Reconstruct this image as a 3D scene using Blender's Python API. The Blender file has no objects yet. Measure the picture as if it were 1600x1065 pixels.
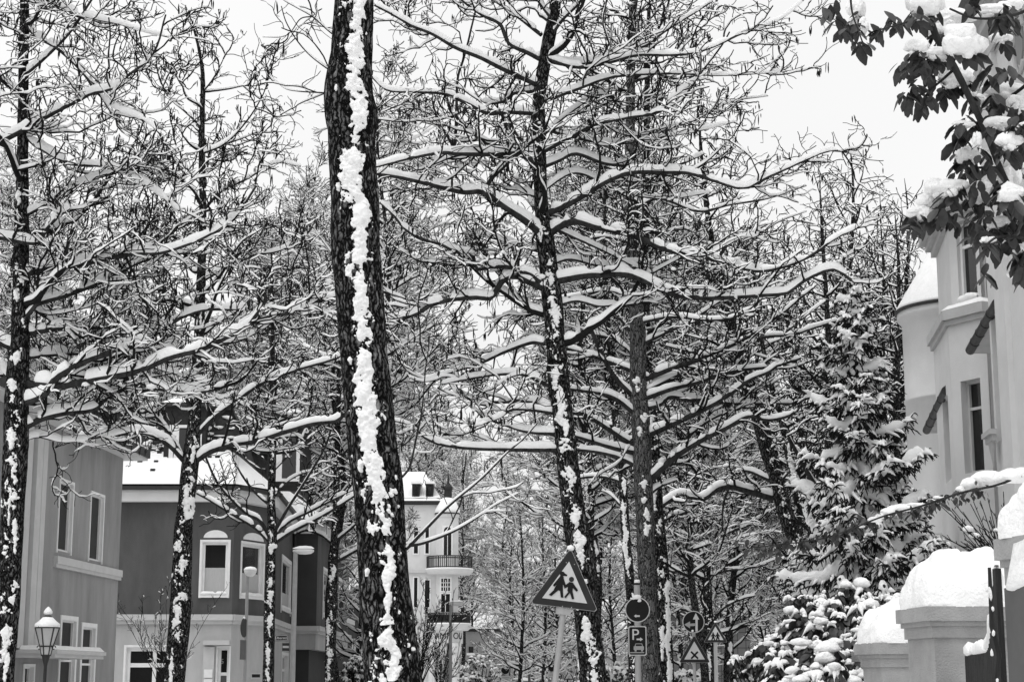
import bpy, math, random
import numpy as np
from mathutils import Vector, Matrix
S = bpy.context.scene
COL = S.collection
# ------------------------------------------------------------------ camera
FPX, CX, CY, CAMH = 2700.0, 800.0, 532.5, 1.6
PITCH = math.atan((1058-532.5)/FPX)
cd = bpy.data.cameras.new("camera"); cam = bpy.data.objects.new("camera", cd); COL.objects.link(cam)
cd.sensor_width = 36.0; cd.lens = 36.0*FPX/1600.0; cd.clip_start = 0.1; cd.clip_end = 3000
cam.location = (0, 0, CAMH); cam.rotation_euler = (math.pi/2+PITCH, 0, 0)
S.camera = cam
# ------------------------------------------------------------------ sky, sun, exposure
SUN_EL, SUN_AZ = math.radians(66), math.radians(215)      # behind the camera, a little to the left
w = bpy.data.worlds.new("World"); S.world = w; w.use_nodes = True
nt = w.node_tree; nt.nodes.clear()
sky = nt.nodes.new('ShaderNodeTexSky'); sky.sky_type = 'NISHITA'; sky.sun_disc = False
sky.sun_elevation = SUN_EL; sky.sun_rotation = SUN_AZ; sky.dust_density = 8.0; sky.air_density = 1.0
bwn = nt.nodes.new('ShaderNodeRGBToBW')
ntc = nt.nodes.new('ShaderNodeTexCoord'); ncl = nt.nodes.new('ShaderNodeTexNoise')
ncl.inputs['Scale'].default_value = 2.2; ncl.inputs['Detail'].default_value = 3.0
nmr = nt.nodes.new('ShaderNodeMapRange'); nmr.inputs['To Min'].default_value = 0.84; nmr.inputs['To Max'].default_value = 1.12
# an overcast layer evens the clear-sky gradient out
ovc = nt.nodes.new('ShaderNodeMix'); ovc.data_type = 'FLOAT'
ovc.inputs['Factor'].default_value = 0.8; ovc.inputs['B'].default_value = 7.8
mul = nt.nodes.new('ShaderNodeMath'); mul.operation = 'MULTIPLY'
bg = nt.nodes.new('ShaderNodeBackground'); bg.inputs['Strength'].default_value = 0.104
wo = nt.nodes.new('ShaderNodeOutputWorld')
L = nt.links
L.new(sky.outputs[0], bwn.inputs[0]); L.new(bwn.outputs[0], ovc.inputs['A'])
L.new(ntc.outputs['Generated'], ncl.inputs['Vector']); L.new(ncl.outputs['Fac'], nmr.inputs['Value'])
L.new(ovc.outputs[0], mul.inputs[0]); L.new(nmr.outputs[0], mul.inputs[1])
L.new(mul.outputs[0], bg.inputs['Color']); L.new(bg.outputs[0], wo.inputs['Surface'])
ld = bpy.data.lights.new("sun", 'SUN'); sun = bpy.data.objects.new("sun", ld); COL.objects.link(sun)
ld.energy = 0.75; ld.angle = math.radians(25); ld.color = (1, 1, 1)
_sd = Vector((math.sin(SUN_AZ)*math.cos(SUN_EL), math.cos(SUN_AZ)*math.cos(SUN_EL), math.sin(SUN_EL)))
sun.rotation_euler = _sd.to_track_quat('Z', 'Y').to_euler()
S.view_settings.view_transform = 'Standard'; S.view_settings.look = 'None'
S.view_settings.gamma = 1.0; S.view_settings.exposure = 0.50
S.cycles.max_bounces = 5; S.cycles.diffuse_bounces = 3; S.cycles.glossy_bounces = 2
S.cycles.transparent_max_bounces = 4
# ------------------------------------------------------------------ camera helpers: pixel (1600 wide) + distance -> place
_c, _s = math.cos(PITCH), math.sin(PITCH)
def P(u, v, Y):
    x = (u-CX)/FPX; y = (CY-v)/FPX
    d = (x, _c-y*_s, _s+y*_c)
    t = Y/d[1]
    return np.array((d[0]*t, Y, CAMH+d[2]*t))
def PXM(v, Y):                      # metres per photo pixel at that place
    y = (CY-v)/FPX
    return Y/(_c-y*_s)/FPX
def on_plane(u, v, A, B):           # where the sight line meets the vertical plane through A and B: (distance along, height)
    x = (u-CX)/FPX; y = (CY-v)/FPX
    d = np.array((x, _c-y*_s, _s+y*_c)); A = np.array(A[:2], float); B = np.array(B[:2], float)
    e = B-A; ln = np.linalg.norm(e); e = e/ln; n = np.array((e[1], -e[0]))
    t = (A@n)/(d[:2]@n)
    return float((d[:2]*t-A)@e), float(CAMH+d[2]*t)
# ------------------------------------------------------------------ materials (the photograph is black and white: every colour is a grey)
def g(v): return (v, v, v, 1)
MATS = {}
def bark_mat(name, sx, sz, lo, hi, crack, bump=1.0):
    m = bpy.data.materials.new(name); m.use_nodes = True; t = m.node_tree; b = t.nodes['Principled BSDF']; k = t.links
    b.inputs['Roughness'].default_value = .95; b.inputs['Specular IOR Level'].default_value = .06
    tc = t.nodes.new('ShaderNodeTexCoord'); mp = t.nodes.new('ShaderNodeMapping'); mp.inputs['Scale'].default_value = (sx, sx, sz)
    nw = t.nodes.new('ShaderNodeTexNoise'); nw.inputs['Scale'].default_value = 9; nw.inputs['Detail'].default_value = 6
    ad = t.nodes.new('ShaderNodeMix'); ad.data_type = 'VECTOR'; ad.inputs['Factor'].default_value = .12
    k.new(tc.outputs['Object'], nw.inputs['Vector']); k.new(tc.outputs['Object'], ad.inputs[4]); k.new(nw.outputs['Color'], ad.inputs[5]); k.new(ad.outputs[1], mp.inputs['Vector'])
    vo = t.nodes.new('ShaderNodeTexVoronoi'); vo.feature = 'DISTANCE_TO_EDGE'; vo.inputs['Scale'].default_value = 1.0; vo.inputs['Randomness'].default_value = 1.0
    k.new(mp.outputs[0], vo.inputs['Vector'])
    vc = t.nodes.new('ShaderNodeTexVoronoi'); vc.inputs['Scale'].default_value = 1.0; k.new(mp.outputs[0], vc.inputs['Vector'])
    n2 = t.nodes.new('ShaderNodeTexNoise'); n2.inputs['Scale'].default_value = 60; n2.inputs['Detail'].default_value = 6; n2.inputs['Roughness'].default_value = .7; k.new(tc.outputs['Object'], n2.inputs['Vector'])
    r1 = t.nodes.new('ShaderNodeMapRange'); r1.inputs['From Min'].default_value = .02; r1.inputs['From Max'].default_value = crack; k.new(vo.outputs['Distance'], r1.inputs['Value'])
    sep = t.nodes.new('ShaderNodeSeparateColor'); k.new(vc.outputs['Color'], sep.inputs[0])
    mu = t.nodes.new('ShaderNodeMath'); mu.operation = 'MULTIPLY'; ml = t.nodes.new('ShaderNodeMapRange'); ml.inputs['To Min'].default_value = .55; k.new(sep.outputs[0], ml.inputs['Value']); k.new(ml.outputs[0], mu.inputs[0]); k.new(n2.outputs['Fac'], mu.inputs[1])
    mu2 = t.nodes.new('ShaderNodeMath'); mu2.operation = 'MULTIPLY'; k.new(mu.outputs[0], mu2.inputs[0]); k.new(r1.outputs[0], mu2.inputs[1])
    rp = t.nodes.new('ShaderNodeValToRGB'); e = rp.color_ramp.elements; e[0].position = .06; e[1].position = .62; e[0].color = (lo, lo, lo, 1); e[1].color = (hi, hi, hi, 1); k.new(mu2.outputs[0], rp.inputs['Fac']); k.new(rp.outputs[0], b.inputs['Base Color'])
    hh = t.nodes.new('ShaderNodeMath'); hh.operation = 'ADD'; sc = t.nodes.new('ShaderNodeMath'); sc.operation = 'MULTIPLY'; sc.inputs[1].default_value = .5; k.new(n2.outputs['Fac'], sc.inputs[0]); k.new(r1.outputs[0], hh.inputs[0]); k.new(sc.outputs[0], hh.inputs[1])
    bp = t.nodes.new('ShaderNodeBump'); bp.inputs['Strength'].default_value = bump; bp.inputs['Distance'].default_value = .03; k.new(hh.outputs[0], bp.inputs['Height']); k.new(bp.outputs[0], b.inputs['Normal'])
    MATS[name] = m
def mat(name, v, rough=0.8, var=0.15, scale=6.0, bump=0.0, bscale=40.0, spec=0.3, stretch=None, v2=None, metal=0.0):
    m = bpy.data.materials.new(name); m.use_nodes = True
    t = m.node_tree; b = t.nodes['Principled BSDF']; k = t.links
    b.inputs['Roughness'].default_value = rough; b.inputs['Specular IOR Level'].default_value = spec
    b.inputs['Metallic'].default_value = metal
    tc = t.nodes.new('ShaderNodeTexCoord'); mp = t.nodes.new('ShaderNodeMapping')
    if stretch: mp.inputs['Scale'].default_value = stretch
    k.new(tc.outputs['Object'], mp.inputs['Vector'])
    n = t.nodes.new('ShaderNodeTexNoise'); n.inputs['Scale'].default_value = scale; n.inputs['Detail'].default_value = 6.0
    n.inputs['Roughness'].default_value = 0.65
    k.new(mp.outputs[0], n.inputs['Vector'])
    r = t.nodes.new('ShaderNodeValToRGB'); e = r.color_ramp.elements
    lo, hi = (v*(1-var), v*(1+var)) if v2 is None else (v, v2)
    e[0].position = 0.3; e[1].position = 0.7; e[0].color = g(max(0, lo)); e[1].color = g(min(1, hi))
    k.new(n.outputs['Fac'], r.inputs['Fac']); k.new(r.outputs[0], b.inputs['Base Color'])
    if bump:
        n2 = t.nodes.new('ShaderNodeTexNoise'); n2.inputs['Scale'].default_value = bscale; n2.inputs['Detail'].default_value = 5.0
        k.new(mp.outputs[0], n2.inputs['Vector'])
        bp = t.nodes.new('ShaderNodeBump'); bp.inputs['Strength'].default_value = bump; bp.inputs['Distance'].default_value = 0.02
        k.new(n2.outputs['Fac'], bp.inputs['Height']); k.new(bp.outputs[0], b.inputs['Normal'])
    MATS[name] = m; return m
mat('snow', 0.84, 0.8, 0.05, 9, 0.8, 45, 0.12)
mat('snow_ground', 0.8, 0.8, 0.06, 2, 0.6, 6, 0.2)
mat('twig', 0.012, 0.9, 0.4, 20, spec=0.08)
mat('limb_bark', 0.010, 0.9, 0.5, 14, 0.8, 60, 0.1, stretch=(1, 1, .35), v2=0.05)
bark_mat('bark', 32, 7, .004, .24, .34); bark_mat('bark_plated', 32, 5.5, .003, .30, .36, 1.0)
bark_mat('bark_smooth', 34, 5, .014, .21, .13, .8)
mat('catkin', 0.015, 0.9, 0.4, 30, spec=0.1)
mat('needle', 0.008, 0.85, 0.5, 8, v2=0.03, spec=0.05)
mat('leaf', 0.012, 0.45, 0.5, 14, spec=0.3, v2=0.05)
mat('plaster_grey', 0.26, 0.9, 0.26, 1.1, 0.5, 70, stretch=(1, 1, .3))
mat('plaster_dark', 0.085, 0.9, 0.28, 1.1, 0.5, 70, stretch=(1, 1, .3))
mat('plaster_darker', 0.055, 0.9, 0.10, 1.6, 0.35, 60)
mat('plaster_light', 0.42, 0.9, 0.16, 1.2, 0.4, 70, stretch=(1, 1, .35))
mat('plaster_white', 0.60, 0.9, 0.07, 1.3, 0.25, 60)
mat('plaster_villa', 0.58, 0.9, 0.09, 0.9, 0.35, 55)
mat('stone_cap', 0.31, 0.9, 0.24, 2.2, 0.6, 70)
mat('white_paint', 0.75, 0.5, 0.05, 5)
mat('trim_light', 0.5, 0.8, 0.07, 3, 0.15)
mat('trim_villa', 0.42, 0.8, 0.1, 3, 0.2)
mat('slate', 0.022, 0.7, 0.5, 9, 0.9, 30)
mat('gutter', 0.03, 0.5, 0.3, 8)
mat('soffit', 0.32, 0.8, 0.06, 4)
mat('black_paint', 0.012, 0.4, 0.3, 10, spec=0.4)
mat('iron', 0.012, 0.5, 0.4, 12, spec=0.4)
mat('galvanised', 0.34, 0.5, 0.18, 9, stretch=(1, 1, .25), metal=0.15)
mat('lamp_grey', 0.26, 0.5, 0.12, 6)
mat('lamp_dark', 0.09, 0.5, 0.12, 6)
mat('diffuser', 0.6, 0.3, 0.06, 5)
mat('sign_border', 0.025, 0.5, 0.15, 8, spec=0.15)
mat('sign_white', 0.50, 0.45, 0.07, 3, spec=0.35, stretch=(3, 1, .4))
mat('sign_blue', 0.012, 0.5, 0.15, 8, spec=0.12)
mat('sign_grey', 0.30, 0.4, 0.08, 8, spec=0.4)
mat('ink', 0.006, 0.6, 0.3, 20, spec=0.2)
mat('tile_wall', 0.20, 0.7, 0.15, 1.2, 0.2)
mat('tile_joint', 0.07, 0.8, 0.1)
mat('render_far', 0.28, 0.9, 0.14, 1.0)
mat('asphalt', 0.05, 0.9, 0.3, 8, 0.5)
mat('car_paint', 0.10, 0.25, 0.08, 3, spec=0.5)
mat('rubber', 0.012, 0.8, 0.2)
mat('curtain', 0.42, 0.9, 0.10, 30, stretch=(4, 4, .2))
mat('planter', 0.62, 0.8, 0.1)
mat('post_grey', 0.085, 0.6, 0.12, 8)
mat('paper', 0.55, 0.8, 0.08, 30)
mat('wood_dark', 0.02, 0.85, 0.5, 18, 0.7, stretch=(3, 3, .2))
def glass(name, v, rough=0.06):
    m = mat(name, v, rough, 0.3, 1.2, spec=0.12 if name == 'pane_grey' else 0.6)
    return m
glass('pane', 0.012); glass('pane_grey', 0.02, 0.35); glass('lantern_glass', 0.38, 0.2)
# ------------------------------------------------------------------ mesh and object helpers
def mk(name, verts, faces, m, parent=None, smooth=True, mats=None, midx=None):
    """one mesh object; verts are world coordinates, a parent only ever carries a translation"""
    verts = np.asarray(verts, np.float32).reshape(-1, 3)
    if parent is not None:
        o0 = np.zeros(3); p = parent
        while p is not None: o0 += np.array(p.location); p = p.parent
        verts = verts-o0.astype(np.float32)
    fl = [np.asarray(f, np.int32) for f in faces if len(f)]
    me = bpy.data.meshes.new(name)
    me.vertices.add(len(verts)); me.vertices.foreach_set('co', verts.ravel())
    lv = np.concatenate([f.ravel() for f in fl]) if fl else np.zeros(0, np.int32)
    ct = np.concatenate([np.full(len(f), f.shape[1], np.int32) for f in fl]) if fl else np.zeros(0, np.int32)
    me.loops.add(len(lv)); me.loops.foreach_set('vertex_index', lv)
    me.polygons.add(len(ct)); st = np.concatenate([[0], np.cumsum(ct)[:-1]]).astype(np.int32) if len(ct) else ct
    me.polygons.foreach_set('loop_start', st)
    me.polygons.foreach_set('use_smooth', np.full(len(ct), bool(smooth)))
    me.materials.append(MATS[m] if isinstance(m, str) else m)
    me.update(calc_edges=True); me.validate()
    o = bpy.data.objects.new(name, me); COL.objects.link(o)
    if parent is not None: o.parent = parent
    if name in ('snow', 'snow_patch', 'snow_tuft', 'catkins', 'foliage', 'leaves', 'crown', 'branches'): o['kind'] = 'stuff'
    return o
def tag(o, label=None, cat=None, group=None, kind=None):
    if label: o['label'] = label
    if cat: o['category'] = cat
    if group: o['group'] = group
    if kind: o['kind'] = kind
    return o
def thing(name, label, cat, loc=(0, 0, 0), group=None, rot=None):
    o = bpy.data.objects.new(name, None); COL.objects.link(o); o.location = tuple(float(c) for c in loc)
    o.empty_display_size = 0.3
    if rot: o.rotation_euler = rot
    return tag(o, label, cat, group)
def copy_tree(o, parent=None):
    c = o.copy(); COL.objects.link(c)
    if parent is not None: c.parent = parent
    for ch in list(o.children): copy_tree(ch, c)
    return c
class MB:
    def __init__(s): s.v = []; s.f = {}
    def add(s, vs, fs):
        b = len(s.v); s.v.extend([tuple(map(float, p)) for p in vs])
        for f in fs: s.f.setdefault(len(f), []).append([i+b for i in f])
        return s
    def box(s, lo, hi):
        (a, b, c), (d, e, f) = lo, hi
        return s.add([(a,b,c),(d,b,c),(d,e,c),(a,e,c),(a,b,f),(d,b,f),(d,e,f),(a,e,f)],
              [(0,3,2,1),(4,5,6,7),(0,1,5,4),(1,2,6,5),(2,3,7,6),(3,0,4,7)])
    def bar(s, p, q, w, h, up=(0, 0, 1)):      # a box from p to q, w across, h along up
        p = Vector(p); q = Vector(q); t = (q-p).normalized(); up = Vector(up)
        sd = t.cross(up); sd = sd.normalized() if sd.length > 1e-6 else Vector((1, 0, 0)); n = sd.cross(t)
        c = [sd*(-w/2)-n*(h/2), sd*(w/2)-n*(h/2), sd*(w/2)+n*(h/2), sd*(-w/2)+n*(h/2)]
        return s.add([p+k for k in c]+[q+k for k in c], [(0,1,2,3),(7,6,5,4),(0,4,5,1),(1,5,6,2),(2,6,7,3),(3,7,4,0)])
    def prism(s, poly, y0, y1):               # a polygon in x,z extruded along y
        n = len(poly); a = [(x, y0, z) for x, z in poly]; b = [(x, y1, z) for x, z in poly]
        return s.add(a+b, [tuple(range(n)), tuple(range(2*n-1, n-1, -1))]+[(i, i+n, (i+1) % n+n, (i+1) % n) for i in range(n)])
    def vprism(s, poly, z0, z1):              # a plan polygon extruded upwards
        n = len(poly); a = [(x, y, z0) for x, y in poly]; b = [(x, y, z1) for x, y in poly]
        return s.add(a+b, [tuple(range(n-1, -1, -1)), tuple(range(n, 2*n))]+[(i, (i+1) % n, (i+1) % n+n, i+n) for i in range(n)])
    def tube(s, pts, rad, n=8):
        pts = np.array(pts, float); R = np.full(len(pts), rad, float) if np.isscalar(rad) else np.array(rad, float)
        V, F = tubes(pts[None], R[None], n); b = len(s.v)
        s.add(V, F)
        k = len(pts); s.f.setdefault(n, []).append([b+i for i in range(n-1, -1, -1)])
        s.f[n].append([b+(k-1)*n+i for i in range(n)]); return s
    def lathe(s, prof, c=(0, 0), n=16):       # profile of (radius, z)
        vs = []; fs = []
        for r, z in prof:
            for i in range(n):
                a = 2*math.pi*i/n; vs.append((c[0]+r*math.cos(a), c[1]+r*math.sin(a), z))
        for j in range(len(prof)-1):
            for i in range(n): fs.append((j*n+i, j*n+(i+1) % n, (j+1)*n+(i+1) % n, (j+1)*n+i))
        fs.append(tuple(range(n-1, -1, -1))); m_ = (len(prof)-1)*n; fs.append(tuple(range(m_, m_+n)))
        return s.add(vs, fs)
    def build(s, name, m, parent=None, smooth=False, local=False):
        v = np.array(s.v, float)
        if local and parent is not None:
            o0 = np.zeros(3); p = parent
            while p is not None: o0 += np.array(p.location); p = p.parent
            v = v+o0
        return mk(name, v, [np.array(f) for f in s.f.values()], m, parent, smooth)
# smooth value noise
_tab = np.random.RandomState(7).rand(4096).astype(np.float32)
def vnoise(p):
    p = np.asarray(p, float); i = np.floor(p).astype(np.int64); f = p-i; f = f*f*(3-2*f)
    def h(a, b, c): return _tab[(a*73856093 ^ b*19349663 ^ c*83492791) & 4095]
    x, y, z = i[..., 0], i[..., 1], i[..., 2]; fx, fy, fz = f[..., 0], f[..., 1], f[..., 2]
    def lx(yy, zz): return h(x, yy, zz)*(1-fx)+h(x+1, yy, zz)*fx
    return (lx(y, z)*(1-fy)+lx(y+1, z)*fy)*(1-fz)+(lx(y, z+1)*(1-fy)+lx(y+1, z+1)*fy)*fz
def fbm(p, o=3):
    p = np.asarray(p, float); a = 0; s = 0; w_ = 1
    for k in range(o): a = a+w_*vnoise(p*(2**k)+17.3*k); s += w_; w_ *= .5
    return a/s
def frames(Pt):
    T = np.gradient(Pt, axis=1); T /= np.linalg.norm(T, axis=2, keepdims=True)+1e-9
    vert = np.abs(T[:, :, 2]).mean(1) > 0.8
    ref = np.where(vert[:, None, None], np.array((1., 0, 0)), np.array((0, 0, 1.)))
    sd = np.cross(T, ref); sd /= np.linalg.norm(sd, axis=2, keepdims=True)+1e-9
    return T, sd, np.cross(sd, T)
def ring_faces(B, K, n):
    b = (np.arange(B)*K*n)[:, None, None]; k = (np.arange(K-1)*n)[None, :, None]; i = np.arange(n)[None, None, :]; j = (i+1) % n
    a0 = b+k+i; a1 = b+k+j
    return np.stack([a0, a1, a1+n, a0+n], -1).reshape(-1, 4)
def tubes(Pt, R, n):
    B, K, _ = Pt.shape; T, sd, up = frames(Pt)
    a = 2*np.pi*np.arange(n)/n
    V = Pt[:, :, None]+R[:, :, None, None]*(sd[:, :, None]*np.cos(a)[None, None, :, None]+up[:, :, None]*np.sin(a)[None, None, :, None])
    return V.reshape(-1, 3), ring_faces(B, K, n)
def snow_tubes(Pt, R, add, n, rng, amt=1.0, lump=0.25, wide=0.95, seg=9.0):
    """snow lying along the upper side of branches; it thins out as the branch steepens"""
    B, K, _ = Pt.shape
    T = np.gradient(Pt, axis=1); T /= np.linalg.norm(T, axis=2, keepdims=True)+1e-9
    sd = np.cross(T, np.array((0, 0, 1.))); sl = np.linalg.norm(sd, axis=2, keepdims=True); sd = sd/(sl+1e-6)
    up = np.cross(sd, T)
    hf = np.clip((0.88-np.abs(T[:, :, 2]))/0.30, 0, 1)
    nz = fbm(Pt*seg+rng.rand()*90, 2); lf = 1+lump*(nz-0.5)*3
    gap = np.clip((nz-0.27)*9, 0.0, 1)
    am = np.asarray(amt); am = am[:, None] if am.ndim == 1 else am
    h = (R*0.98+add*1.15)*hf*lf*gap*am; wd = np.minimum(R*wide+add*0.55, h*1.6+1e-4)*np.minimum(1, hf*1.4)
    end = np.ones(K); end[0] = .55; end[-1] = .35
    h = h*end; wd = wd*end
    c = Pt+np.array((0, 0, 1.))*(R*0.55+h*0.55)[:, :, None]
    a = 2*np.pi*np.arange(n)/n+np.pi/n
    V = c[:, :, None]+wd[:, :, None, None]*sd[:, :, None]*np.cos(a)[None, None, :, None]+h[:, :, None, None]*up[:, :, None]*np.sin(a)[None, None, :, None]
    return V.reshape(-1, 3), ring_faces(B, K, n)
def smooth_path(pts, K, closed=False):
    """Catmull-Rom through the points, K samples at equal steps"""
    p = np.array(pts, float); q = np.vstack([2*p[0]-p[1], p, 2*p[-1]-p[-2]]); out = []
    for i in range(1, len(q)-2):
        for t in np.linspace(0, 1, 12, endpoint=False):
            a, b, c, d = q[i-1], q[i], q[i+1], q[i+2]
            out.append(.5*((2*b)+(c-a)*t+(2*a-5*b+4*c-d)*t*t+(3*b-a-3*c+d)*t**3))
    out.append(p[-1]); out = np.array(out)
    l = np.concatenate([[0], np.cumsum(np.linalg.norm(np.diff(out[:, :3], axis=0), axis=1))])
    s = np.linspace(0, l[-1], K)
    return np.stack([np.interp(s, l, out[:, k]) for k in range(out.shape[1])], 1)
_ico = None
def blob(c, r, seed=0, lump=0.25, flat=1.0, sub=2):
    """a lumpy rounded heap: verts, faces; r = (rx, ry, rz)"""
    global _ico
    if _ico is None:
        import bmesh
        _ico = {}
        for k in (1, 2, 3):
            bm = bmesh.new(); bmesh.ops.create_icosphere(bm, subdivisions=k, radius=1)
            _ico[k] = (np.array([v.co[:] for v in bm.verts]), np.array([[v.index for v in f.verts] for f in bm.faces])); bm.free()
    d, f = _ico[sub]; r = np.array(r, float)
    nz = fbm(d*1.3+seed*3.17+50, 3)
    v = d*(1+lump*(nz-0.5)*2.2)[:, None]
    v[:, 2] = np.where(v[:, 2] < 0, v[:, 2]*flat, v[:, 2])
    return v*r+np.array(c), f
class NB:                                       # numpy collector
    def __init__(s): s.V = []; s.F = {}; s.n = 0
    def add(s, V, F):
        V = np.asarray(V, np.float32).reshape(-1, 3); F = np.asarray(F, np.int64)
        if len(F): s.F.setdefault(F.shape[1], []).append(F+s.n)
        s.V.append(V); s.n += len(V); return s
    def build(s, name, m, parent=None, smooth=True):
        if not s.n: return None
        return mk(name, np.concatenate(s.V), [np.concatenate(f) for f in s.F.values()], m, parent, smooth)
_uid = 0
def text_mesh(txt, size, depth=0.004):
    """letters as a mesh in the x,z plane facing -y, centred; returns verts, faces list"""
    cu = bpy.data.curves.new('lettering', 'FONT'); cu.body = txt; cu.size = size; cu.extrude = depth/2
    cu.align_x = 'CENTER'; cu.align_y = 'CENTER'; cu.resolution_u = 3
    o = bpy.data.objects.new('lettering', cu); COL.objects.link(o)
    bpy.context.view_layer.update()
    me = bpy.data.meshes.new_from_object(o.evaluated_get(bpy.context.evaluated_depsgraph_get()))
    v = [(p.co[0], -p.co[2], p.co[1]) for p in me.vertices]; f = [tuple(p.vertices) for p in me.polygons]
    bpy.data.objects.remove(o); bpy.data.meshes.remove(me); bpy.data.curves.remove(cu)
    return v, f
# ================================================================== ground
def xy(u, v, Y): p = P(u, v, Y); return np.array((p[0], p[1]))
def ground():
    m = MB(); m.box((-400, -60, -0.6), (400, 900, -0.02)); tag(m.build('snowy_ground', 'snow_ground'), kind='structure')
    n = 60
    def strip(x0, x1, z, name, mt, y0=-10, y1=420, nx=6):
        xs = np.linspace(x0, x1, nx); ys = np.linspace(y0, y1, 300); X, Y = np.meshgrid(xs, ys)
        Z = z+0.03*(fbm(np.stack([X*1.5, Y*1.5, X*0], -1), 2)-0.5)
        V = np.stack([X, Y, Z], -1).reshape(-1, 3); i = np.arange(299)[:, None]*nx+np.arange(nx-1)[None]
        F = np.stack([i, i+1, i+1+nx, i+nx], -1).reshape(-1, 4)
        tag(mk(name, V, [F], mt), kind='structure')
    strip(-5.6, -0.9, 0.0, 'road', 'snow_ground', nx=24)
    strip(-10.2, -5.75, 0.12, 'pavement', 'snow_ground', nx=20)
    strip(-0.75, 3.0, 0.12, 'pavement', 'snow_ground', nx=18)
    k = MB(); k.box((-5.75, -10, -0.05), (-5.6, 420, 0.13)); k.box((-0.9, -10, -0.05), (-0.75, 420, 0.13))
    tag(k.build('kerb', 'stone_cap'), kind='structure')
ground()
# ================================================================== wall tools
class Wall:
    """a vertical wall face from plan point A (left, as the street sees it) to B, from z0 to z1"""
    def __init__(s, A, B, z0, z1):
        s.A = np.array(A[:2], float); s.B = np.array(B[:2], float); s.z0 = z0; s.z1 = z1
        s.L = np.linalg.norm(s.B-s.A); s.e = (s.B-s.A)/s.L; s.n = np.array((s.e[1], -s.e[0])); s.holes = []
    def w(s, a, d, z): q = s.A+s.e*a+s.n*d; return (q[0], q[1], z)
    def px(s, u0, v0, u1, v1):
        vm = (v0+v1)/2; um = (u0+u1)/2
        a = on_plane(u0, vm, s.A, s.B)[0]; b = on_plane(u1, vm, s.A, s.B)[0]
        return a, b, on_plane(um, v1, s.A, s.B)[1], on_plane(um, v0, s.A, s.B)[1]
    def box(s, m, a, b, d0, d1, z0, z1):
        p = [s.w(a, d1, z0), s.w(b, d1, z0), s.w(b, d0, z0), s.w(a, d0, z0), s.w(a, d1, z1), s.w(b, d1, z1), s.w(b, d0, z1), s.w(a, d0, z1)]
        m.add(p, [(0,3,2,1),(4,5,6,7),(0,1,5,4),(1,2,6,5),(2,3,7,6),(3,0,4,7)]); return m
    def face(s, m, deep=0.22):
        hs = s.holes
        xs = sorted(set([0, s.L]+[h[0] for h in hs]+[h[1] for h in hs])); zs = sorted(set([s.z0, s.z1]+[h[2] for h in hs]+[h[3] for h in hs]))
        xs = [x for x in xs if -1e-6 <= x <= s.L+1e-6]; zs = [z for z in zs if s.z0-1e-6 <= z <= s.z1+1e-6]
        for i in range(len(xs)-1):
            for j in range(len(zs)-1):
                xm = (xs[i]+xs[i+1])/2; zm = (zs[j]+zs[j+1])/2
                if any(h[0] < xm < h[1] and h[2] < zm < h[3] for h in hs): continue
                m.add([s.w(xs[i], 0, zs[j]), s.w(xs[i+1], 0, zs[j]), s.w(xs[i+1], 0, zs[j+1]), s.w(xs[i], 0, zs[j+1])], [(0, 1, 2, 3)])
        for a, b, c, d in hs:
            for p, q in (((a, c), (b, c)), ((b, c), (b, d)), ((b, d), (a, d)), ((a, d), (a, c))):
                m.add([s.w(p[0], 0, p[1]), s.w(q[0], 0, q[1]), s.w(q[0], -deep, q[1]), s.w(p[0], -deep, p[1])], [(0, 1, 2, 3)])
        return m
    def window(s, parent, h, deep=0.18, fw=0.07, mull=(), rails=(), pane='pane', frame='white_paint', lining=0, sill=True, curtain=None, name='window'):
        a, b, c, d = h; m = MB(); y0, y1 = -deep-0.04, -deep+0.05
        for q in ((a, a+fw, c, d), (b-fw, b, c, d), (a+fw, b-fw, c, c+fw), (a+fw, b-fw, d-fw, d)): s.box(m, q[0], q[1], y0, y1, q[2], q[3])
        for t in mull: x = a+(b-a)*t; s.box(m, x-fw*.45, x+fw*.45, y0, y1-.005, c+fw, d-fw)
        for t in rails: z = c+(d-c)*t; s.box(m, a+fw, b-fw, y0, y1-.01, z-fw*.5, z+fw*.5)
        if lining:
            for q in ((a-lining, a, c-lining, d+lining), (b, b+lining, c-lining, d+lining), (a, b, d, d+lining)): s.box(m, q[0], q[1], -0.02, 0.025, q[2], q[3])
            for q in ((a+.003, a+.018, c, d), (b-.018, b-.003, c, d), (a+.018, b-.018, d-.018, d-.003)): s.box(m, q[0], q[1], y1, 0.02, q[2], q[3])
        if sill: s.box(m, a-.05, b+.05, y1, 0.06, c-.06, c+.015)
        o = m.build(name, frame, parent)
        p = MB(); s.box(p, a+fw*.5, b-fw*.5, y0+.02, y0+.035, c+fw*.5, d-fw*.5); p.build('pane', pane, o)
        if curtain:
            p = MB(); z = c+(d-c)*curtain; s.box(p, a+fw*.6, b-fw*.6, y0+.04, y0+.052, c+fw*.6, z); p.build('curtain', 'curtain', o)
        if sill:
            nb = NB(); k = max(3, int((b-a)/.12)); pts = np.array([s.w(a+(b-a)*t, 0.0, c+.02) for t in np.linspace(0, 1, 12)])
            V, F = snow_tubes(pts[None], np.full((1, 12), .03), .035, 8, np.random.RandomState(int(abs(a*97+c*31))), wide=2.0); nb.add(V, F); nb.build('snow', 'snow', o)
        return o
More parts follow.
